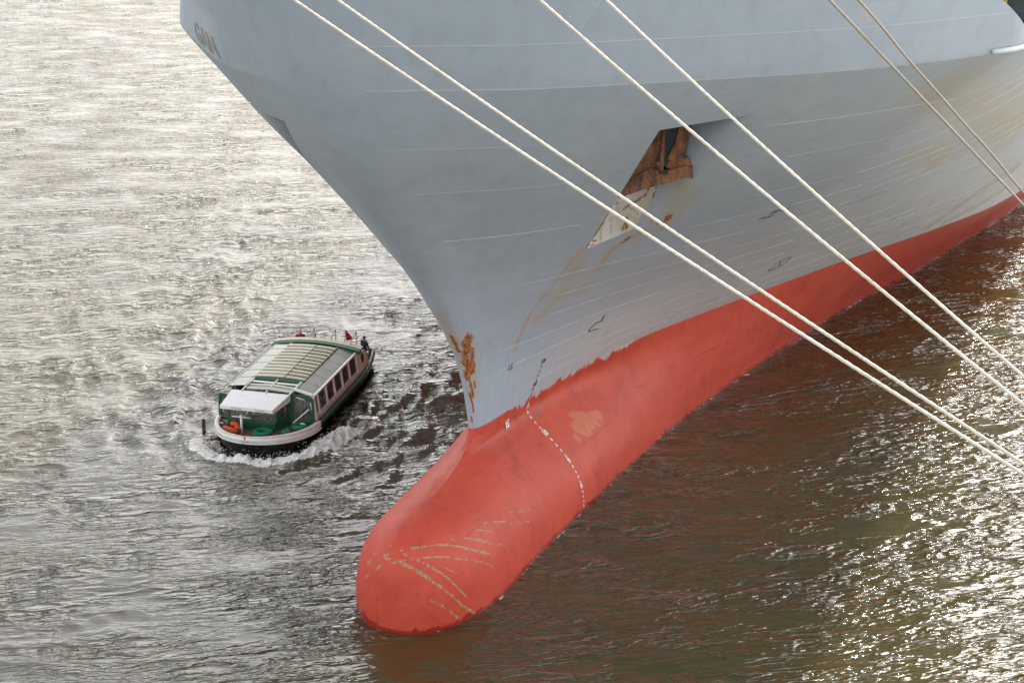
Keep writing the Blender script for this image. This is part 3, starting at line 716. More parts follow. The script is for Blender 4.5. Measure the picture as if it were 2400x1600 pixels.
ca = np.linspace(0, 2*math.pi, 40); ribbon('thruster_symbol', [(24.72+.50*math.cos(a), 6.62+.34*math.sin(a)) for a in ca], .045, M_BLACK)
ribbon('thruster_symbol', [(24.4, 6.40), (25.05, 6.84)], .035, M_BLACK); ribbon('thruster_symbol', [(24.4, 6.84), (25.05, 6.40)], .035, M_BLACK)

# ---- rubbing rail at the knuckle, deck, breakwater and the open mooring deck
def tube(name, P, r, mat, parent, seg=8, smooth=True, cap=True):
    P = np.asarray(P, float); rr = np.broadcast_to(np.asarray(r, float), (len(P),))
    t = np.gradient(P, axis=0); t /= np.linalg.norm(t, axis=1)[:, None]+1e-12
    ref = np.array([0, 0, 1.]) if abs(t[0, 2]) < .9 else np.array([1., 0, 0]); V = []
    a = np.linspace(0, 2*math.pi, seg, endpoint=False)
    for i in range(len(P)):
        e1 = np.cross(t[i], ref); e1 /= np.linalg.norm(e1)+1e-12; e2 = np.cross(t[i], e1)
        V.append(P[i]+rr[i]*(np.cos(a)[:, None]*e1+np.sin(a)[:, None]*e2))
    k = len(P); V = np.concatenate(V); F = []
    for i in range(k-1):
        for j in range(seg): F.append((i*seg+j, i*seg+(j+1) % seg, (i+1)*seg+(j+1) % seg, (i+1)*seg+j))
    F = [tuple(f) for f in F]
    if cap: F += [tuple(range(seg))[::-1], tuple(range((k-1)*seg, k*seg))]
    me = bpy.data.meshes.new(name); me.from_pydata(V.tolist(), [], F)
    return link_mesh(name, me, mat, parent, smooth)
ls = np.arange(9.15, 70, .4); P, n = hp(ls, np.full(len(ls), HK+.10)); tube('rubbing_rail', P+n*.07, .085, paint('rail_paint', (.62, .66, .69), .4), ship, 10)
hd = 19.45
ls = np.concatenate([np.linspace(float(stem(np.array([hd]))[0])+.05, 0, 20)[:-1], np.arange(0, 92, 1.)])
b = bup(np.maximum(ls, stem(np.full(len(ls), hd))[0]+.02), np.full(len(ls), hd))-.06; b = np.maximum(b, .02); k = len(ls); i = np.arange(k-1)
V = np.concatenate([np.stack([b, ls, np.full(k, hd)], 1), np.stack([-b*.72, ls, np.full(k, hd)], 1)])
link_mesh('deck', np_mesh('deck', V, np.stack([i, i+1, k+i+1, k+i], 1)), paint('deck_paint', (.10, .12, .10), .7, .2), ship)
MB_ = [(-16.5, 13.2), (17.4, 13.2), (18.6, 19.5), (-16.5, 13.5)]
me = bpy.data.meshes.new('breakwater'); me.from_pydata([(x, y, z) for z in (19.5, 26.5) for x, y in MB_], [], [(3, 2, 1, 0), (4, 5, 6, 7), (0, 1, 5, 4), (1, 2, 6, 5), (2, 3, 7, 6), (3, 0, 4, 7)])
link_mesh('breakwater', me, paint('breakwater_paint', (.05, .075, .08), .6, .2), ship)
for z in (20.3, 20.75): tube('deck_rail', [(10.5, 13.0, z), (17.45, 13.0, z), (18.5, 17., z)], .04, paint('rail_yellow', (.55, .40, .08), .5), ship)
for x in (12.5, 14., 15.5, 16.6, 17.4): tube('deck_rail', [(x, 13.0, 19.45), (x, 13.0, 20.8)], .05, bpy.data.materials['rail_yellow'], ship)
# ================================================================== the quay the ropes lead to
quay = empty('quay', (SHIP_N[0], SHIP_N[1], 0), -SHIP_A); tag(quay, 'pale concrete quay to the right of the moored ship', 'quay')
def qbox(name, x0, x1, y0, y1, z0, z1, mat):
    me = bpy.data.meshes.new(name); me.from_pydata([(x, y, z) for z in (z0, z1) for y in (y0, y1) for x in (x0, x1)], [], [(0, 2, 3, 1), (4, 5, 7, 6), (0, 1, 5, 4), (2, 6, 7, 3), (0, 4, 6, 2), (1, 3, 7, 5)]); return link_mesh(name, me, mat, quay)
M_CONC = paint('quay_concrete', (.50, .48, .44), .85, .15, .4, (.25, .23, .2), .4)
qbox('quay_wall', 33, 36, -90, 160, -2, 3.9, M_CONC); qbox('quay_apron', 36.02, 110, -90, 160, -2, 3.7, M_CONC); qbox('coping', 32.8, 36, -90, 160, 3.904, 4.2, M_CONC)

# ================================================================== anchor
class MB:
    "collects boxes, beams and prisms into ONE mesh"
    def __init__(s): s.v = []; s.f = []
    def add(s, V, F):
        k = len(s.v); s.v += [tuple(map(float, p)) for p in V]; s.f += [tuple(i+k for i in f) for f in F]; return s
    def box(s, x0, x1, y0, y1, z0, z1):
        V = [(x, y, z) for z in (z0, z1) for y in (y0, y1) for x in (x0, x1)]
        return s.add(V, [(0, 2, 3, 1), (4, 5, 7, 6), (0, 1, 5, 4), (2, 6, 7, 3), (0, 4, 6, 2), (1, 3, 7, 5)])
    def hexa(s, a, b):
        "solid between two quads a (bottom loop) and b (top loop)"
        return s.add(list(a)+list(b), [(3, 2, 1, 0), (4, 5, 6, 7), (0, 1, 5, 4), (1, 2, 6, 5), (2, 3, 7, 6), (3, 0, 4, 7)])
    def beam(s, p, q, w, h, up=(0, 0, 1)):
        p, q = Vector(p), Vector(q); t = (q-p).normalized(); u = Vector(up); a = t.cross(u)
        if a.length < 1e-4: a = t.cross(Vector((1, 0, 0)))
        a.normalize(); b = a.cross(t).normalized(); a *= w/2; b *= h/2
        return s.hexa([p-a-b, p+a-b, p+a+b, p-a+b], [q-a-b, q+a-b, q+a+b, q-a+b])
    def slab(s, P, n, t):
        "quad P thickened by t along n"
        n = Vector(n).normalized()*t; P = [Vector(p) for p in P]; return s.hexa(P, [p+n for p in P])
    def prism(s, poly, y0, y1):
        n = len(poly); V = [(x, y0, z) for x, z in poly]+[(x, y1, z) for x, z in poly]
        return s.add(V, [tuple(range(n)), tuple(range(2*n-1, n-1, -1))]+[(i, i+n, (i+1) % n+n, (i+1) % n) for i in range(n)])
    def build(s, name, mat, parent=None, bevel=0., smooth=False, seg=1):
        me = bpy.data.meshes.new(name); me.from_pydata(s.v, [], s.f); bm = bmesh.new(); bm.from_mesh(me)
        bmesh.ops.recalc_face_normals(bm, faces=bm.faces)
        if bevel: bmesh.ops.bevel(bm, geom=list(bm.edges), offset=bevel, segments=seg, affect='EDGES', clamp_overlap=True)
        bm.to_mesh(me); bm.free(); return link_mesh(name, me, mat, parent, smooth)
def rust_mat(name='rusty_iron'):
    g = G(name); o = g.obj(); a = g.noise(o, 2.2, 7, .68, .4); b = g.noise(g.scale(o, (3, 3, .9)), 1.4, 6, .7); f = g.noise(o, 24, 5, .65)
    c = g.mix(g.ramp(a, .35, .65), (.17, .068, .032), (.33, .145, .068)); c = g.mix(g.mul(g.ramp(b, .44, .62), .88), c, (.040, .034, .034))
    c = g.mix(g.mul(g.ramp(f, .5, .7), .5), c, (.46, .25, .13))
    return g.bsdf(c, .82, g.bump(g.add(g.mul(a, .6), g.mul(f, .4)), .7, .03), spec=.25)
M_RUST = rust_mat()
q0 = np.array([6.37-.15, 5.25+.48, 14.73])
def ship_world(p):
    s, c = math.sin(SHIP_A), math.cos(SHIP_A); return Vector((SHIP_N[0]+p[0]*c+p[1]*s, SHIP_N[1]-p[0]*s+p[1]*c, p[2]))
anchor = empty('anchor', ship_world(q0), -SHIP_A+math.atan2(.3, .954))
tag(anchor, 'rusty brown stockless anchor hauled up in the recess of the grey hull', 'anchor')
def outline_part(name, poly, y0, y1, parent=anchor, mat=M_RUST, bevel=.02):
    return MB().prism(poly, y0, y1).build(name, mat, parent, bevel, seg=2)
outline_part('crown', [(-.75, -.62), (-.46, -.50), (.06, -.31), (.46, -.15), (.92, -.01), (1.39, .14), (1.76, .25), (2.01, .22), (1.98, .61), (1.72, .66), (1.24, .50), (.92, .47), (.66, .56), (.2, .30), (-.75, -.22)], -.10, .55)
outline_part('fluke', [(1.26, .44), (1.73, .56), (1.92, .58), (1.90, .88), (1.68, .92), (1.75, 1.28), (2.08, 2.75), (1.72, 2.75), (1.38, 1.34), (1.18, .86)], -.02, .34)
outline_part('fluke', [(-.40, -.10), (.2, .25), (.66, .52), (.93, .46), (.93, .86), (.97, 1.38), (1.16, 2.75), (.74, 2.75), (.27, .92)], -.02, .34)
MB().beam((.99, -.17, .50), (1.06, .12, 2.9), .13, .18, (0, 1, 0)).build('shank', M_RUST, anchor, .03)
MB().box(.93, 1.21, -.125, -.02, .36, .52).build('shank_slot_shade', M_BLACK, anchor, .01)  # black block painted as the shade inside the slot
MB().beam((.86, -.14, .78), (.98, -.16, .60), .10, .12).beam((1.30, -.14, .80), (1.16, -.16, .60), .10, .12).build('shank_lug', M_RUST, anchor, .02)
hw = tube('hawse_pipe', np.array([q0+np.array([1.10, .75, z]) for z in (1.75, 1.95, 2.2, 2.8)])+np.array([0, 0, .1]), [.17, .21, .2, .2], paint('hawse_paint', (.62, .62, .6), .5), ship, 14)

# ================================================================== mooring ropes
def px_point(x, y, z):
    p = R(20.5); u, v = (x-1200)/3500., (y-800)/3500.
    return np.array([u*z, z*(math.cos(p)-v*math.sin(p)), 26.8-z*(math.sin(p)+v*math.cos(p))])
def rope_mat(name, c):
    g = G(name); o = g.obj(); n = g.noise(o, 9, 5, .65); f = g.noise(o, 60, 3, .6)
    cc = g.mix(g.ramp(n, .35, .7), tuple(x*.80 for x in c), tuple(min(1, x*1.08) for x in c)); cc = g.mix(g.mul(g.ramp(g.noise(o, 1.1, 6, .7), .5, .72), .45), cc, (.36, .31, .22))
    return g.bsdf(cc, .85, g.bump(f, .5, .01), spec=.2)
M_ROPE = rope_mat('cream_rope', (.74, .69, .58)); M_ROPE2 = rope_mat('tan_rope', (.42, .38, .315))
def reach_hull(A, B):
    "how far back along the line the rope meets the bow"
    s, c = math.sin(SHIP_A), math.cos(SHIP_A)
    for t in np.arange(0, -2.5, -.004):
        p = A+(B-A)*t; d = p[:2]-np.array(SHIP_N); b, l = d[0]*c-d[1]*s, d[0]*s+d[1]*c
        if p[2] > 24.6 or (l > float(stem(np.array([p[2]]))[0]) and abs(b) < float(bup(np.array([l]), np.array([p[2]]))[0])): return t, np.array([b, l, p[2]])
    return -.1, None
def rope(A, B, r, mat, label, sag=.0, wob=0.):
    A, B = np.array(A), np.array(B); t1 = (A[2]-4.25)/(A[2]-B[2])          # down to the quay edge
    t0, hit = reach_hull(A, B)
    if hit is not None:
        _, nn = hp(np.array([hit[1]]), np.array([min(hit[2], 24.5)])); nn = nn[0]; e1_ = np.cross(nn, [0, 0, 1.]); e1_ /= np.linalg.norm(e1_); e2_ = np.cross(e1_, nn); aa = np.linspace(0, 2*math.pi, 17)
        tube('fairlead', np.array([hit+nn*.05+.30*math.cos(q)*e1_+.20*math.sin(q)*e2_ for q in aa]), .06, M_DARK, ship, 8)
    Lr = np.linalg.norm(B-A)*(t1-t0); step = .055; n = int(Lr/step)
    t = np.linspace(t0, t1, n); P = A+(B-A)*t[:, None]; P[:, 2] -= sag*4*t*(1-t)
    if wob: P[:, 2] += wob*np.sin(t*14)*np.sin(t*5.3+1); P[:, 0] += wob*.6*np.sin(t*9+2)
    d = (B-A)/np.linalg.norm(B-A); e1 = np.cross(d, [0, 0, 1]); e1 /= np.linalg.norm(e1); e2 = np.cross(e1, d)
    seg = 12; a = np.linspace(0, 2*math.pi, seg, endpoint=False); s = np.linspace(0, Lr, n)
    rr = r*(1+.10*np.cos(3*(a[None]-s[:, None]*2*math.pi/.62)))           # three strands, right-hand lay
    V = P[:, None]+rr[..., None]*(np.cos(a)[None, :, None]*e1+np.sin(a)[None, :, None]*e2)
    i, j = np.meshgrid(np.arange(n-1), np.arange(seg), indexing='ij'); a_ = (i*seg+j).ravel(); b_ = (i*seg+(j+1) % seg).ravel()
    F = np.stack([a_, b_, b_+seg, a_+seg], 1)
    o = link_mesh('mooring_rope', np_mesh('mooring_rope', V.reshape(-1, 3), F), mat, None, True)
    return tag(o, label, 'rope', 'mooring ropes of the ship')
for (xa, za), (yb, zb), m, r, lab, sag, wob in (
    ((689, 34), (1112, 25), M_ROPE, .032, 'cream mooring rope lowest of the six, crossing below the anchor', .10, 0),
    ((791, 34.6), (1087, 25.6), M_ROPE, .032, 'cream mooring rope second lowest, passing just under the anchor', .10, 0),
    ((1265, 31), (949, 26), M_ROPE, .031, 'cream mooring rope touching the anchor on its right, third from below', .10, 0),
    ((1421, 32), (883, 26.8), M_ROPE, .031, 'cream mooring rope right of the anchor, fourth from below', .10, 0),
    ((1944, 37), (482, 44), M_ROPE2, .036, 'thin tan mooring rope at upper right, the straighter of two', .0, .0),
    ((2010, 37.6), (451, 45), M_ROPE2, .034, 'thin tan wavy mooring rope nearest the top right corner', .0, .025)):
    rope(px_point(xa, 0, za), px_point(2400, yb, zb), r, m, lab, sag, wob)

# ================================================================== the launch (small passenger boat)
M_BH = paint('boat_black', (.010, .014, .013), .28, .3, 2.5, (.05, .05, .04), .3)
M_GREEN = paint('boat_green', (.009, .080, .034), .32, .15, 3, (.03, .06, .03), .3)
M_BW = paint('boat_white', (.74, .73, .72), .35, .06, 4, (.45, .40, .33), .25)
M_CREAM = paint('boat_cream', (.66, .61, .565), .45, .10, 4, (.35, .26, .18), .3)
M_TEAK = paint('boat_deck_wood', (.20, .105, .075), .65, .25, 5)
M_SLAT = paint('canopy_slats', (.50, .49, .34), .55, .14, 5, (.26, .26, .16), .45)
M_SLAT2 = paint('canopy_slats_pale', (.60, .58, .42), .5, .1, 5, (.3, .3, .2), .35)
M_OLIVE = paint('roof_frame_olive', (.27, .25, .16), .4, .15, 5)
M_STEEL = paint('rail_steel', (.42, .42, .42), .3, .15, 8)
M_ORANGE = paint('life_raft_orange', (.62, .085, .02), .6, .15, 6, (.3, .04, .02), .3, .3)
M_ROPEG = paint('green_line', (.03, .30, .17), .7, .2, 20, None, 0, .4)
M_RED = paint('flag_red', (.42, .02, .02), .7, .15, 6)
M_DARKIN = paint('cabin_inside', (.075, .06, .05), .8, .2)
def glass_mat(name, tint, opac, rough=.04):
    g = G(name); gl = g.n('BsdfGlossy'); gl.inputs['Roughness'].default_value = rough; gl.inputs['Color'].default_value = (1, 1, 1, 1)
    tr = g.n('BsdfTransparent'); tr.inputs[0].default_value = (*tint, 1); df = g.n('BsdfDiffuse'); df.inputs[0].default_value = (tint[0]*.5, tint[1]*.5, tint[2]*.45, 1)
    m0 = g.n('MixShader'); m0.inputs[0].default_value = opac; g.t.links.new(tr.outputs[0], m0.inputs[1]); g.t.links.new(df.outputs[0], m0.inputs[2])
    fr = g.n('Fresnel'); fr.inputs[0].default_value = 1.5; m = g.n('MixShader'); g.t.links.new(fr.outputs[0], m.inputs[0])
    g.t.links.new(m0.outputs[0], m.inputs[1]); g.t.links.new(gl.outputs[0], m.inputs[2]); g.t.links.new(m.outputs[0], g.out.inputs[0]); return g.m
M_GLASS = glass_mat('window_glass', (.86, .9, .88), .10)
M_PANE = glass_mat('roof_pane', (.62, .66, .60), .72, .08)
M_PANE2 = paint('unlit_roof_pane', (.15, .16, .14), .38, .12, 3)  # same glass as the other side, painted dark for its missing sky reflection
boat = empty('passenger_launch', (BOAT_O[0], BOAT_O[1], 0), -BOAT_TH); boat.scale = (BOAT_S, BOAT_S, 1.0)
tag(boat, 'low green and white passenger launch with slatted roof throwing a bow wave', 'boat')
# ---- hull
fi = np.linspace(0, math.pi/2, 22); yb = np.concatenate([2.4*(1-np.cos(fi)), np.arange(2.8, 10.01, .45), [10.2, 10.35]])
def bw(y, k=1.): return np.where(y > 10.2, .8, 1)*boat_halfwidth(y)*k
def sheer(y): return .62+.26*np.clip((2.6-y)/2.6, 0, 1)**1.5+.20*np.clip((y-7.5)/2.8, 0, 1)**1.6
rows = []
for f, kz in ((.80, 0), (.93, .3), (.97, .6), (1.0, .85), (1.02, 1.)):
    z = -.45+(sheer(yb)+.45)*kz; push = -.30*(kz-.35)*np.clip((2.4-yb)/2.4, 0, 1)
    rows.append(np.stack([bw(yb, f), yb+push, z], 1))
gp = np.stack(rows, 1); gs = gp*np.array([-1, 1, 1]); n, m = gp.shape[:2]
V = np.concatenate([gp.reshape(-1, 3), gs.reshape(-1, 3)]); F = np.concatenate([grid_faces(n, m, True), grid_faces(n, m)+n*m])
k0 = (n-1)*m; tr = [[k0+i, k0+i+1, n*m+k0+i+1, n*m+k0+i] for i in range(m-1)]
link_mesh('hull', np_mesh('launch_hull', V, np.concatenate([F, np.array(tr)])), M_BH, boat, True)
def band(name, y0, y1, z0, z1, t, mat, sides=(1, -1), inner=0.):
    ys = yb[(yb >= y0) & (yb <= y1)]
    for s in sides:
        b = bw(ys, 1.02)+t; bi = bw(ys, 1.02)-inner-.02; sh = sheer(ys); pu = -.195*np.clip((2.4-ys)/2.4, 0, 1); k = len(ys)
        V = np.concatenate([np.stack([s*b, ys+pu*1, sh+z0], 1), np.stack([s*b, ys+pu, sh+z1], 1), np.stack([s*bi, ys+pu+.02, sh+z1], 1), np.stack([s*bi, ys+pu+.02, sh+z0], 1)])
        i = np.arange(k-1); F = np.concatenate([np.stack([a*k+i, a*k+i+1, c*k+i+1, c*k+i], 1) for a, c in ((0, 1), (1, 2), (2, 3), (3, 0))])
        link_mesh(name, np_mesh(name, V, F), mat, boat, False)
band('bow_bulwark', 0, 2.5, -.22, .03, .03, M_BW, inner=.06)
band('bulwark_cap', 0, 2.5, .03, .075, .05, M_CREAM, inner=.12)
band('fender_strake', 0, 2.5, -.30, -.22, .055, M_CREAM, inner=.02)
band('side_strake', 2.3, 10.35, -.17, .03, .035, M_GREEN, inner=.10)
ys = yb; b = bw(ys, .98); k = len(ys); i = np.arange(k-1)
V = np.concatenate([np.stack([b, ys, np.full(k, .46)], 1), np.stack([-b, ys, np.full(k, .46)], 1)])
link_mesh('deck', np_mesh('launch_deck', V, np.stack([i, i+1, k+i+1, k+i], 1)), M_TEAK, boat)
MB().box(-1.62, 1.62, 10.22, 10.34, .3, .82).build('transom', M_GREEN, boat, .02)
# ---- cabin sides
ED = [2.62, 3.02, 3.92, 4.82, 5.72, 6.62, 7.55]
for s in (1, -1):
    X = lambda z: s*(1.86-.10*(z-.7)); ez = 1.76 if s > 0 else 1.86
    MB().hexa([(X(.55), 2.5, .55), (X(.55), 9.0, .55), (X(.55)-s*.06, 9.0, .55), (X(.55)-s*.06, 2.5, .55)], [(X(.80), 2.5, .80), (X(.80), 9.0, .80), (X(.80)-s*.06, 9.0, .80), (X(.80)-s*.06, 2.5, .80)]).build('side_sill', M_CREAM, boat, .008)
    for y in ED: MB().beam((X(.78), y, .78), (X(ez-.04), y, ez-.04), .10, .075, (1, 0, 0)).build('pillar', M_BW, boat, .01)
    MB().box(min(X(.8)-.05*s, X(.8)+.0*s), max(X(.8)-.05*s, X(.8)), 2.6, 7.6, .80, .86).build('window_sill', M_BW, boat)
    for a, c in zip(ED[:-1], ED[1:]):
        xo = -.02*s; q = lambda z, y, d: (X(z)+xo-d*s, y, z); MB().hexa([q(.86, a+.05, 0), q(.86, c-.05, 0), q(.86, c-.05, .012), q(.86, a+.05, .012)], [q(ez-.06, a+.05, 0), q(ez-.06, c-.05, 0), q(ez-.06, c-.05, .012), q(ez-.06, a+.05, .012)]).build('side_window', M_GLASS, boat)
    MB().hexa([(X(.8), 7.6, .8), (X(.8), 8.95, .8), (X(.8)-s*.05, 8.95, .8), (X(.8)-s*.05, 7.6, .8)], [(X(1.75), 7.6, 1.75), (X(1.45), 8.7, 1.45), (X(1.45)-s*.05, 8.7, 1.45), (X(1.75)-s*.05, 7.6, 1.75)]).build('aft_panel', M_CREAM, boat, .01)
    a = np.linspace(0, 2*math.pi, 18, endpoint=False); poly = [(8.25+.16*math.cos(t), 1.22+.24*math.sin(t)) for t in a]
    me = bpy.data.meshes.new('porthole'); me.from_pydata([(X(z)+s*.012, y, z) for y, z in poly], [], [tuple(range(18))]); link_mesh('porthole', me, M_BLACK, boat)
    MB().beam((s*1.80, 2.5, ez), (s*1.80, 7.6, ez), .12, .10).build('eave_beam', M_BW if s > 0 else M_OLIVE, boat, .02)
    if s < 0: tube('handrail', [(-1.93, 2.3, 1.90), (-1.93, 7.7, 1.92)], .025, M_STEEL, boat)
    MB().beam((s*1.05, 2.45, 1.98), (s*1.05, 7.5, 2.0), .10, .07).build('roof_beam', M_OLIVE if s < 0 else M_GREEN, boat, .01)
    yy = [2.62, 3.45, 4.28, 5.11, 5.94, 6.77, 7.5]
    for a_, c_ in zip(yy[:-1], yy[1:]):
        P = [(s*1.74, a_+.05, ez+.03), (s*1.74, c_-.05, ez+.03), (s*1.10, c_-.05, 1.975), (s*1.10, a_+.05, 1.975)]
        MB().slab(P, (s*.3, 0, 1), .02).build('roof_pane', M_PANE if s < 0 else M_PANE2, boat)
    for y in yy: MB().beam((s*1.80, y, ez+.025), (s*1.06, y, 1.985), .07, .045).build('roof_rib', M_OLIVE if y > 2.7 else M_BW, boat, .008)
# white front bay on the port side
MB().beam((1.80, 2.5, 1.82), (1.04, 2.5, 2.02), .13, .10).beam((1.79, 2.5, 1.78), (1.90, 2.42, .72), .13, .11, (1, 0, 0)).build('front_bay_frame', M_BW, boat, .02)
tube('grab_rail', [(1.84, 2.38, .86), (1.82, 2.30, 1.0), (1.76, 2.30, 1.55), (1.74, 2.38, 1.66)], .022, M_BW, boat)
tube('grab_rail', [(1.15, 2.3, 1.72), (1.2, 2.22, 1.80), (1.5, 2.22, 1.72), (1.55, 2.3, 1.63)], .02, M_BW, boat)
# ---- sliding canopy of slats
def cz(x, y): return 1.985+.075*(1-(x/1.12)**2)+.012*(y-3.4)
xs = np.linspace(-1.10, 1.10, 11); ys = np.linspace(3.38, 7.25, 6); XX_, YY_ = np.meshgrid(xs, ys, indexing='ij')
top = np.stack([XX_, YY_, cz(XX_, YY_)], -1); n, m = 11, 6
link_mesh('canopy', np_mesh('canopy', np.concatenate([top.reshape(-1, 3), (top-np.array([0, 0, .035])).reshape(-1, 3)]), np.concatenate([grid_faces(n, m, True), grid_faces(n, m)+n*m])), M_BLACK, boat, True)
random.seed(3)
for i in range(11):
    y = 3.5+i*.345
    for x0, x1, mt in ((-1.09, .16, M_SLAT), (.24, 1.09, M_SLAT2)):
        xs_ = np.linspace(x0, x1, 5); w = .215 if mt is M_SLAT2 else .285; h = .035 if mt is M_SLAT else .09; j = random.uniform(-.015, .015)
        mb = MB()
        for a, c in zip(xs_[:-1], xs_[1:]):
            mb.hexa([(a, y+j, cz(a, y)+.004), (c, y+j, cz(c, y)+.004), (c, y+w, cz(c, y)+.004), (a, y+w, cz(a, y)+.004)], [(a, y+j+.01, cz(a, y)+h), (c, y+j+.01, cz(c, y)+h), (c, y+w, cz(c, y)+h*.3), (a, y+w, cz(a, y)+h*.3)])
        mb.build('slat', mt, boat)
MB().hexa([(-1.1, 3.26, 1.90), (1.1, 3.26, 1.90), (1.1, 3.38, 1.92), (-1.1, 3.38, 1.92)], [(-1.1, 3.28, 2.0), (1.1, 3.28, 2.0), (1.1, 3.38, 2.06), (-1.1, 3.38, 2.06)]).build('canopy_edge', M_GREEN, boat, .01)
for x in (-1.02, -.02, .98): MB().beam((x, 2.05, 1.95), (x, 3.34, 2.0), .07, .07).build('roof_bar', M_CREAM, boat, .012)
MB().beam((-1.05, 3.05, 1.97), (1.05, 3.05, 1.97), .12, .05).build('roof_bar', M_BW, boat, .01)
for y, mt in ((2.78, M_SLAT2), (2.60, M_GREEN), (2.44, M_SLAT2), (2.30, M_GREEN)): MB().beam((-1.04, y, 1.93), (0, y, 1.99), .13, .035).beam((0, y, 1.99), (1.04, y, 1.93), .13, .035).build('roof_slat', mt, boat)
# ---- arch at the after end of the cabin
mb = MB(); mc = MB(); xa = np.linspace(-2.0, 2.0, 15); az = lambda x: 1.84+.24*(1-(x/2.)**2)
for a, c in zip(xa[:-1], xa[1:]):
    mb.hexa([(a, 7.42, az(a)-.10), (c, 7.42, az(c)-.10), (c, 7.62, az(c)-.08), (a, 7.62, az(a)-.08)], [(a, 7.42, az(a)+.06), (c, 7.42, az(c)+.06), (c, 7.62, az(c)+.08), (a, 7.62, az(a)+.08)])
    mc.hexa([(a, 7.58, az(a)+.084), (c, 7.58, az(c)+.084), (c, 7.92, az(c)+.07), (a, 7.92, az(a)+.07)], [(a, 7.58, az(a)+.11), (c, 7.58, az(c)+.11), (c, 7.92, az(c)+.10), (a, 7.92, az(a)+.10)])
mb.build('roof_arch', M_GREEN, boat); mc.build('roof_end', M_SLAT, boat)
MB().hexa([(-1.75, 7.94, .5), (1.75, 7.94, .5), (1.75, 8.0, .5), (-1.75, 8.0, .5)], [(-1.75, 7.94, 1.78), (1.75, 7.94, 1.78), (1.75, 8.0, 1.78), (-1.75, 8.0, 1.78)]).build('aft_bulkhead', M_CREAM, boat)
for x in (-.42, .55, 1.50):
    tube('rail_post', [(x, 8.45, .5), (x, 8.45, 2.45)], .028, M_STEEL, boat); tube('rail_stay', [(x, 8.45, 2.43), (x-.05, 7.75, 2.05)], .026, M_STEEL, boat)
tube('rail_top', [(-.42, 8.45, 2.45), (.55, 8.45, 2.46), (1.50, 8.45, 2.45)], .016, M_STEEL, boat)
MB().box(.55, 1.55, 9.2, 9.9, .46, .86).build('stern_seat', M_CREAM, boat, .02); MB().box(-1.5, -.4, 9.3, 10.0, .46, .8).build('stern_seat', M_CREAM, boat, .02)
tube('flagstaff', [(.30, 10.1, .7), (.32, 10.25, 1.75)], .018, M_STEEL, boat)
me = bpy.data.meshes.new('flag'); me.from_pydata([(.33, 10.24, 1.74), (.34, 10.27, 1.15), (.60, 10.5, 1.12), (.48, 10.42, 1.40)], [], [(0, 1, 2, 3)]); link_mesh('flag', me, M_RED, boat)
# ---- wheelhouse and screens
def frame(name, P, w, t, mat, pane=True):
    "window frame round quad P (bottom-left, bottom-right, top-right, top-left) with a pane set in it"
    P = [Vector(p) for p in P]; mb = MB(); nrm = (P[1]-P[0]).cross(P[3]-P[0]).normalized()
    for a, b in ((0, 1), (1, 2), (2, 3), (3, 0)): mb.beam(P[a], P[b], w, t, nrm)
    f = mb.build(name, mat, boat)
    if pane: MB().slab([P[0]*.97+P[2]*.03, P[1]*.97+P[3]*.03, P[2]*.97+P[0]*.03, P[3]*.97+P[1]*.03], nrm, .01).build('pane', M_GLASS, f)
    return f
frame('windscreen', [(-1.40, 1.45, .86), (.56, 1.48, .86), (.60, 1.58, 1.60), (-1.42, 1.55, 1.60)], .11, .09, M_GREEN)
MB().hexa([(-1.42, 1.40, .46), (.58, 1.44, .46), (.58, 1.50, .46), (-1.42, 1.46, .46)], [(-1.42, 1.43, .86), (.58, 1.46, .86), (.58, 1.52, .86), (-1.42, 1.49, .86)]).build('wheelhouse_front', M_GREEN, boat)
frame('wheelhouse_side', [(.62, 1.52, .88), (.92, 2.25, .88), (.95, 2.28, 1.72), (.64, 1.60, 1.62)], .12, .08, M_GREEN)
MB().hexa([(.60, 1.46, .46), (.90, 2.25, .46), (.86, 2.27, .46), (.56, 1.50, .46)], [(.62, 1.50, .88), (.92, 2.25, .88), (.88, 2.27, .88), (.58, 1.53, .88)]).build('wheelhouse_side_panel', M_GREEN, boat)
frame('wheelhouse_side', [(-1.48, 2.2, .88), (-1.42, 1.48, .88), (-1.44, 1.56, 1.62), (-1.50, 2.24, 1.72)], .10, .08, M_GREEN)
frame('front_screen', [(-1.98, 1.95, .66), (-1.50, 1.82, .66), (-1.50, 1.88, 1.74), (-1.96, 2.02, 1.74)], .12, .09, M_GREEN)
frame('front_screen', [(.96, 2.22, .60), (1.84, 2.30, .60), (1.78, 2.36, 1.70), (.98, 2.30, 1.84)], .15, .10, M_GREEN)
MB().beam((1.05, 2.12, .62), (1.72, 2.2, 1.30), .05, .05).build('screen_brace', M_BW, boat)
MB().hexa([(-1.95, 1.9, .46), (-1.45, 1.75, .46), (-1.45, 1.85, .46), (-1.95, 2.0, .46)], [(-1.95, 1.9, .68), (-1.45, 1.76, .68), (-1.45, 1.86, .68), (-1.95, 2.0, .68)]).build('front_locker', M_CREAM, boat)
MB().hexa([(-1.50, .98, 1.66), (.70, 1.00, 1.66), (.98, 2.12, 1.90), (-1.48, 2.10, 1.90)], [(-1.50, .97, 1.69), (.70, .99, 1.69), (.98, 2.12, 1.94), (-1.48, 2.10, 1.94)]).build('sun_visor', M_BW, boat, .006)
MB().hexa([(-1.50, .94, 1.55), (.70, .96, 1.55), (.70, .985, 1.55), (-1.50, .965, 1.55)], [(-1.50, .96, 1.69), (.70, .98, 1.69), (.70, .99, 1.69), (-1.50, .97, 1.69)]).build('visor_valance', M_BW, boat)
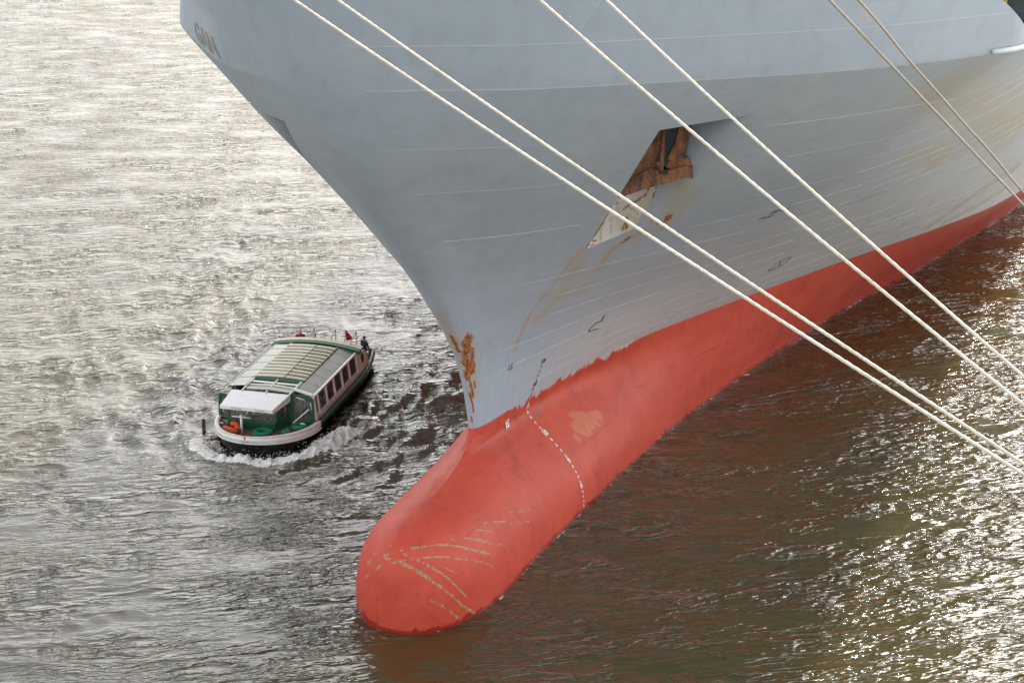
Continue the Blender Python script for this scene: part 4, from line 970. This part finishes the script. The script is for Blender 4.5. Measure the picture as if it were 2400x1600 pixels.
MB().hexa([(.70, 1.0, 1.50), (.98, 2.12, 1.62), (.99, 2.12, 1.62), (.715, 1.0, 1.50)], [(.70, 1.0, 1.68), (.98, 2.12, 1.92), (.99, 2.12, 1.92), (.715, 1.0, 1.68)]).build('visor_cheek', M_CREAM, boat)
for x in (-1.02, -.05): MB().box(x, x+.42, .925, .94, 1.62, 1.632).build('visor_slot', M_BLACK, boat)
tube('wiper', [(-.30, .96, 1.60), (-.62, 1.36, 1.12), (-.9, 1.40, 1.0)], .015, M_BW, boat)
MB().box(-1.6, 1.6, 3.0, 7.8, .46, .50).build('cabin_floor', M_DARKIN, boat)
for y in (3.4, 4.4, 5.4, 6.4, 7.2):
    for s in (1, -1): MB().box(s*1.1-.5, s*1.1+.5, y, y+.40, .5, .84).box(s*1.1-.5, s*1.1+.5, y+.36, y+.44, .84, 1.18).build('bench', M_CREAM, boat, .02)
tube('bow_post', [(-.66, 1.02, .46), (-.66, 1.02, 1.30)], .05, M_BW, boat); tube('bow_post_arm', [(-1.05, 1.02, 1.20), (-.25, 1.02, 1.20)], .025, M_BW, boat)
for x, y in ((1.55, 1.9), (-1.62, 1.2), (1.75, 4.8), (1.75, 6.9)):
    tube('cleat', [(x-.10, y, .72), (x, y, .75), (x+.10, y, .72)], .03, M_BW, boat)
# ---- loose gear on the fore deck
raft = empty('life_raft', (BOAT_O[0], BOAT_O[1], 0), -BOAT_TH); raft.scale = (BOAT_S, BOAT_S, 1.0); tag(raft, 'orange folded life raft on the fore deck of the launch', 'life raft')
def lump(name, P, r, mat, parent, seg=10): return tube(name, P, r, mat, parent, seg)
lump('tube_chamber', [(-1.48, .98, .60), (-1.40, .95, .62), (-1.05, .84, .62), (-.80, .80, .62), (-.74, .80, .60)], [.03, .13, .15, .13, .03], M_ORANGE, raft)
lump('tube_chamber', [(-1.30, 1.36, .66), (-1.22, 1.34, .68), (-.95, 1.28, .68), (-.82, 1.24, .66)], [.03, .12, .13, .03], M_ORANGE, raft)
lump('tube_chamber', [(-.86, .86, .66), (-.82, 1.0, .70), (-.84, 1.18, .68)], [.08, .13, .07], M_ORANGE, raft)
def coil(cx, cy, z, R0, turns, label):
    t = np.linspace(0, turns*2*math.pi, turns*22); rr = R0*(1-.10*np.sin(t*.37))*(.72+.28*((t/(2*math.pi)) % 1.7)/1.7)
    P = np.stack([cx+rr*np.cos(t), cy+rr*.95*np.sin(t), z+.03+.022*(t/(2*math.pi))], 1)
    o = tube('rope_coil', P, .024, M_ROPEG, None, 6); o.location = (BOAT_O[0], BOAT_O[1], 0); o.rotation_euler = (0, 0, -BOAT_TH); o.scale = (BOAT_S, BOAT_S, 1.0); tag(o, label, 'rope coil', 'green rope coils on the launch')
coil(.16, 1.12, .46, .36, 6, 'big flat green rope coil before the wheelhouse of the launch'); coil(1.38, 1.95, .50, .27, 6, 'upright round green rope coil by the right front window of the launch'); coil(1.02, 1.45, .46, .16, 4, 'smallest green rope coil on the fore deck of the launch')
fen = tube('fender', [(-2.36, 1.18, .86), (-2.36, 1.17, .80), (-2.34, 1.12, .15), (-2.33, 1.10, .08)], [.03, .075, .075, .03], paint('fender_rubber', (.05, .015, .012), .7, .3), None, 10); fen.location = (BOAT_O[0], BOAT_O[1], 0); fen.rotation_euler = (0, 0, -BOAT_TH); fen.scale = (BOAT_S, BOAT_S, 1.0)
tag(fen, 'dark red hanging fender at the outer bow of the launch', 'fender')

# ================================================================== people aboard
M_SKIN = paint('skin', (.48, .26, .18), .55, .08, 12)
HAIR = [paint('hair_'+n, c, .6, .2, 20) for n, c in (('brown', (.07, .04, .025)), ('grey', (.30, .28, .26)), ('blond', (.32, .22, .10)))]
SHIRT = {n: paint('shirt_'+n, c, .8, .12, 8) for n, c in (('navy', (.012, .02, .05)), ('white', (.62, .62, .62)), ('red', (.30, .03, .03)), ('beige', (.42, .33, .24)), ('blue', (.06, .12, .28)), ('black', (.02, .02, .022)), ('green', (.04, .16, .08)))}
TROUS = {n: paint('trousers_'+n, c, .85, .1, 8) for n, c in (('dark', (.03, .03, .04)), ('pale', (.45, .38, .30)))}
def person_mesh(pose):
    "one continuous skinned figure; material slots: skin, hair, shirt, trousers"
    if pose == 'stand':
        J = {'pel': (0, 0, .92), 'wst': (0, 0, 1.08), 'chs': (0, -.02, 1.32), 'nck': (0, -.02, 1.48), 'hd1': (0, -.03, 1.58), 'hd2': (0, -.03, 1.72)}
        for s, n in ((1, 'r'), (-1, 'l')):
            J.update({'sh'+n: (s*.19, -.01, 1.40), 'el'+n: (s*.27, -.06, 1.14), 'wr'+n: (s*.24, -.24, .98), 'ha'+n: (s*.22, -.31, .95), 'hi'+n: (s*.10, 0, .88), 'kn'+n: (s*.12, -.03, .48), 'an'+n: (s*.12, .02, .08), 'to'+n: (s*.13, -.14, .04)})
    else:
        J = {'pel': (0, 0, .10), 'wst': (0, 0, .24), 'chs': (0, -.02, .48), 'nck': (0, -.02, .64), 'hd1': (0, -.03, .74), 'hd2': (0, -.03, .88)}
        for s, n in ((1, 'r'), (-1, 'l')):
            J.update({'sh'+n: (s*.19, -.01, .56), 'el'+n: (s*.26, -.08, .32), 'wr'+n: (s*.15, -.28, .22), 'ha'+n: (s*.12, -.34, .21), 'hi'+n: (s*.10, -.02, .08), 'kn'+n: (s*.12, -.42, .10), 'an'+n: (s*.12, -.42, -.28), 'to'+n: (s*.13, -.54, -.32)})
    rad = {'pel': (.15, .12), 'wst': (.14, .10), 'chs': (.17, .12), 'nck': (.055, .055), 'hd1': (.085, .10), 'hd2': (.075, .085), 'sh': (.075, .075), 'el': (.05, .05), 'wr': (.035, .035), 'ha': (.045, .03), 'hi': (.09, .09), 'kn': (.065, .065), 'an': (.045, .045), 'to': (.045, .035)}
    nm = list(J); E = [('pel', 'wst'), ('wst', 'chs'), ('chs', 'nck'), ('nck', 'hd1'), ('hd1', 'hd2')]
    for n in 'rl': E += [('chs', 'sh'+n), ('sh'+n, 'el'+n), ('el'+n, 'wr'+n), ('wr'+n, 'ha'+n), ('pel', 'hi'+n), ('hi'+n, 'kn'+n), ('kn'+n, 'an'+n), ('an'+n, 'to'+n)]
    me = bpy.data.meshes.new('p'); me.from_pydata([J[k] for k in nm], [(nm.index(a), nm.index(b)) for a, b in E], [])
    o = bpy.data.objects.new('p', me); col.objects.link(o); o.modifiers.new('s', 'SKIN'); sk = me.skin_vertices[0].data
    for i, k in enumerate(nm): sk[i].radius = rad.get(k) or rad[k[:2]]; sk[i].use_root = (k == 'pel')
    o.modifiers.new('u', 'SUBSURF').levels = 1
    dg = bpy.context.evaluated_depsgraph_get(); r = bpy.data.meshes.new_from_object(o.evaluated_get(dg)); bpy.data.objects.remove(o); bpy.data.meshes.remove(me)
    hz = J['hd1'][2]; top = J['hd2'][2]; wz = J['pel'][2]; el = J['elr'][2]
    mi = []
    for p in r.polygons:
        c = p.center
        if c.z > hz-.12: mi.append(1 if (c.z > top-.03 or (c.y > -.01 and c.z > hz-.02)) else 0)
        elif abs(c.x) < .22 and c.z > wz+.03 and c.y > -.17: mi.append(2)
        elif abs(c.x) >= .13 and c.z > el-.02 and c.y > -.15: mi.append(2)
        elif c.z > wz-.02 and c.y < -.15 and pose == 'stand': mi.append(0)
        elif pose != 'stand' and c.z > wz+.07: mi.append(0)
        else: mi.append(3)
    r.polygons.foreach_set('material_index', np.array(mi, np.int32)); r.polygons.foreach_set('use_smooth', np.ones(len(mi), bool))
    return r
PM = {p: person_mesh(p) for p in ('stand', 'sit')}
def person(pose, x, y, z, rz, shirt, trousers, hair, label):
    me = PM[pose].copy()
    for m in (M_SKIN, HAIR[hair], SHIRT[shirt], TROUS[trousers]): me.materials.append(m)
    s, c = math.sin(BOAT_TH), math.cos(BOAT_TH)
    o = bpy.data.objects.new('person', me); col.objects.link(o); o.location = (BOAT_O[0]+(x*c+y*s)*BOAT_S, BOAT_O[1]+(-x*s+y*c)*BOAT_S, z); o.rotation_euler = (0, 0, rz-BOAT_TH); o.scale = (.93,)*3
    return tag(o, label, 'person', 'people aboard the launch')
person('stand', 1.62, 9.05, .40, R(150), 'navy', 'pale', 0, 'person in navy shirt standing at the open stern of the launch')
person('stand', -1.35, 9.1, .42, R(20), 'red', 'dark', 0, 'person in red at the far stern corner of the launch, head above the roof')
person('sit', -.85, 9.55, .90, R(0), 'beige', 'dark', 0, 'person in beige sitting low at the stern of the launch')
person('sit', -.35, 2.05, .80, R(0), 'navy', 'dark', 1, 'skipper in navy jacket at the windscreen of the launch')
person('sit', .18, 2.10, .80, R(10), 'white', 'dark', 0, 'person in white shirt beside the skipper behind the windscreen')
person('sit', -1.05, 2.12, .74, R(-20), 'blue', 'dark', 2, 'person in blue behind the left half of the windscreen')
person('sit', 1.38, 2.95, .86, R(0), 'blue', 'dark', 0, 'person in blue behind the right front screen of the launch')
for i, (x, y, sh, hr, lab) in enumerate((
    (-.60, 3.25, 'white', 0, 'person in white under the open roof, left of the middle bar'), (.42, 3.25, 'black', 1, 'person in black under the open roof, right of the middle bar'),
    (1.45, 3.72, 'beige', 2, 'person in beige at the first wide side window of the launch'), (1.45, 4.70, 'red', 0, 'person in red at the second wide side window of the launch'),
    (1.45, 5.62, 'navy', 1, 'person in navy at the middle side window of the launch'), (1.45, 6.65, 'green', 0, 'person in green at the last side window of the launch'),
    (-1.45, 4.60, 'blue', 2, 'person in blue on the far side of the cabin, forward'), (-1.45, 6.1, 'white', 1, 'person in white on the far side of the cabin, aft'))):
    person('sit', x, y, .84, R(random.uniform(-25, 25)), sh, 'dark', hr, lab)

# ---- spray thrown up along the bow wave
rg = np.random.RandomState(12); SV, SF = [], []
for k in range(700):
    a = rg.uniform(-2.3, 2.6); rad = rg.normal(.72, .22); x = (2.05+rad)*math.sin(a*.62); y = 2.4-(2.4+rad)*math.cos(a*.62)
    z = .10+abs(rg.normal(0, .16)); r_ = rg.uniform(.006, .017); c_ = np.array([x, y, z]); b_ = len(SV)
    for q in ((1, 1, 1), (-1, -1, 1), (-1, 1, -1), (1, -1, -1)): SV.append(c_+r_*np.array(q)*rg.uniform(.7, 1.2, 3))
    SF += [(b_, b_+1, b_+2), (b_, b_+3, b_+1), (b_, b_+2, b_+3), (b_+1, b_+3, b_+2)]
o = link_mesh('bow_spray', np_mesh('bow_spray', np.array(SV), np.array(SF)), paint('spray_white', (.9, .9, .88), .6, .05), None, True)
o.location = (BOAT_O[0], BOAT_O[1], 0); o.rotation_euler = (0, 0, -BOAT_TH); o.scale = (BOAT_S,)*3
tag(o, 'white spray drops over the bow wave of the launch', 'spray', kind='stuff')
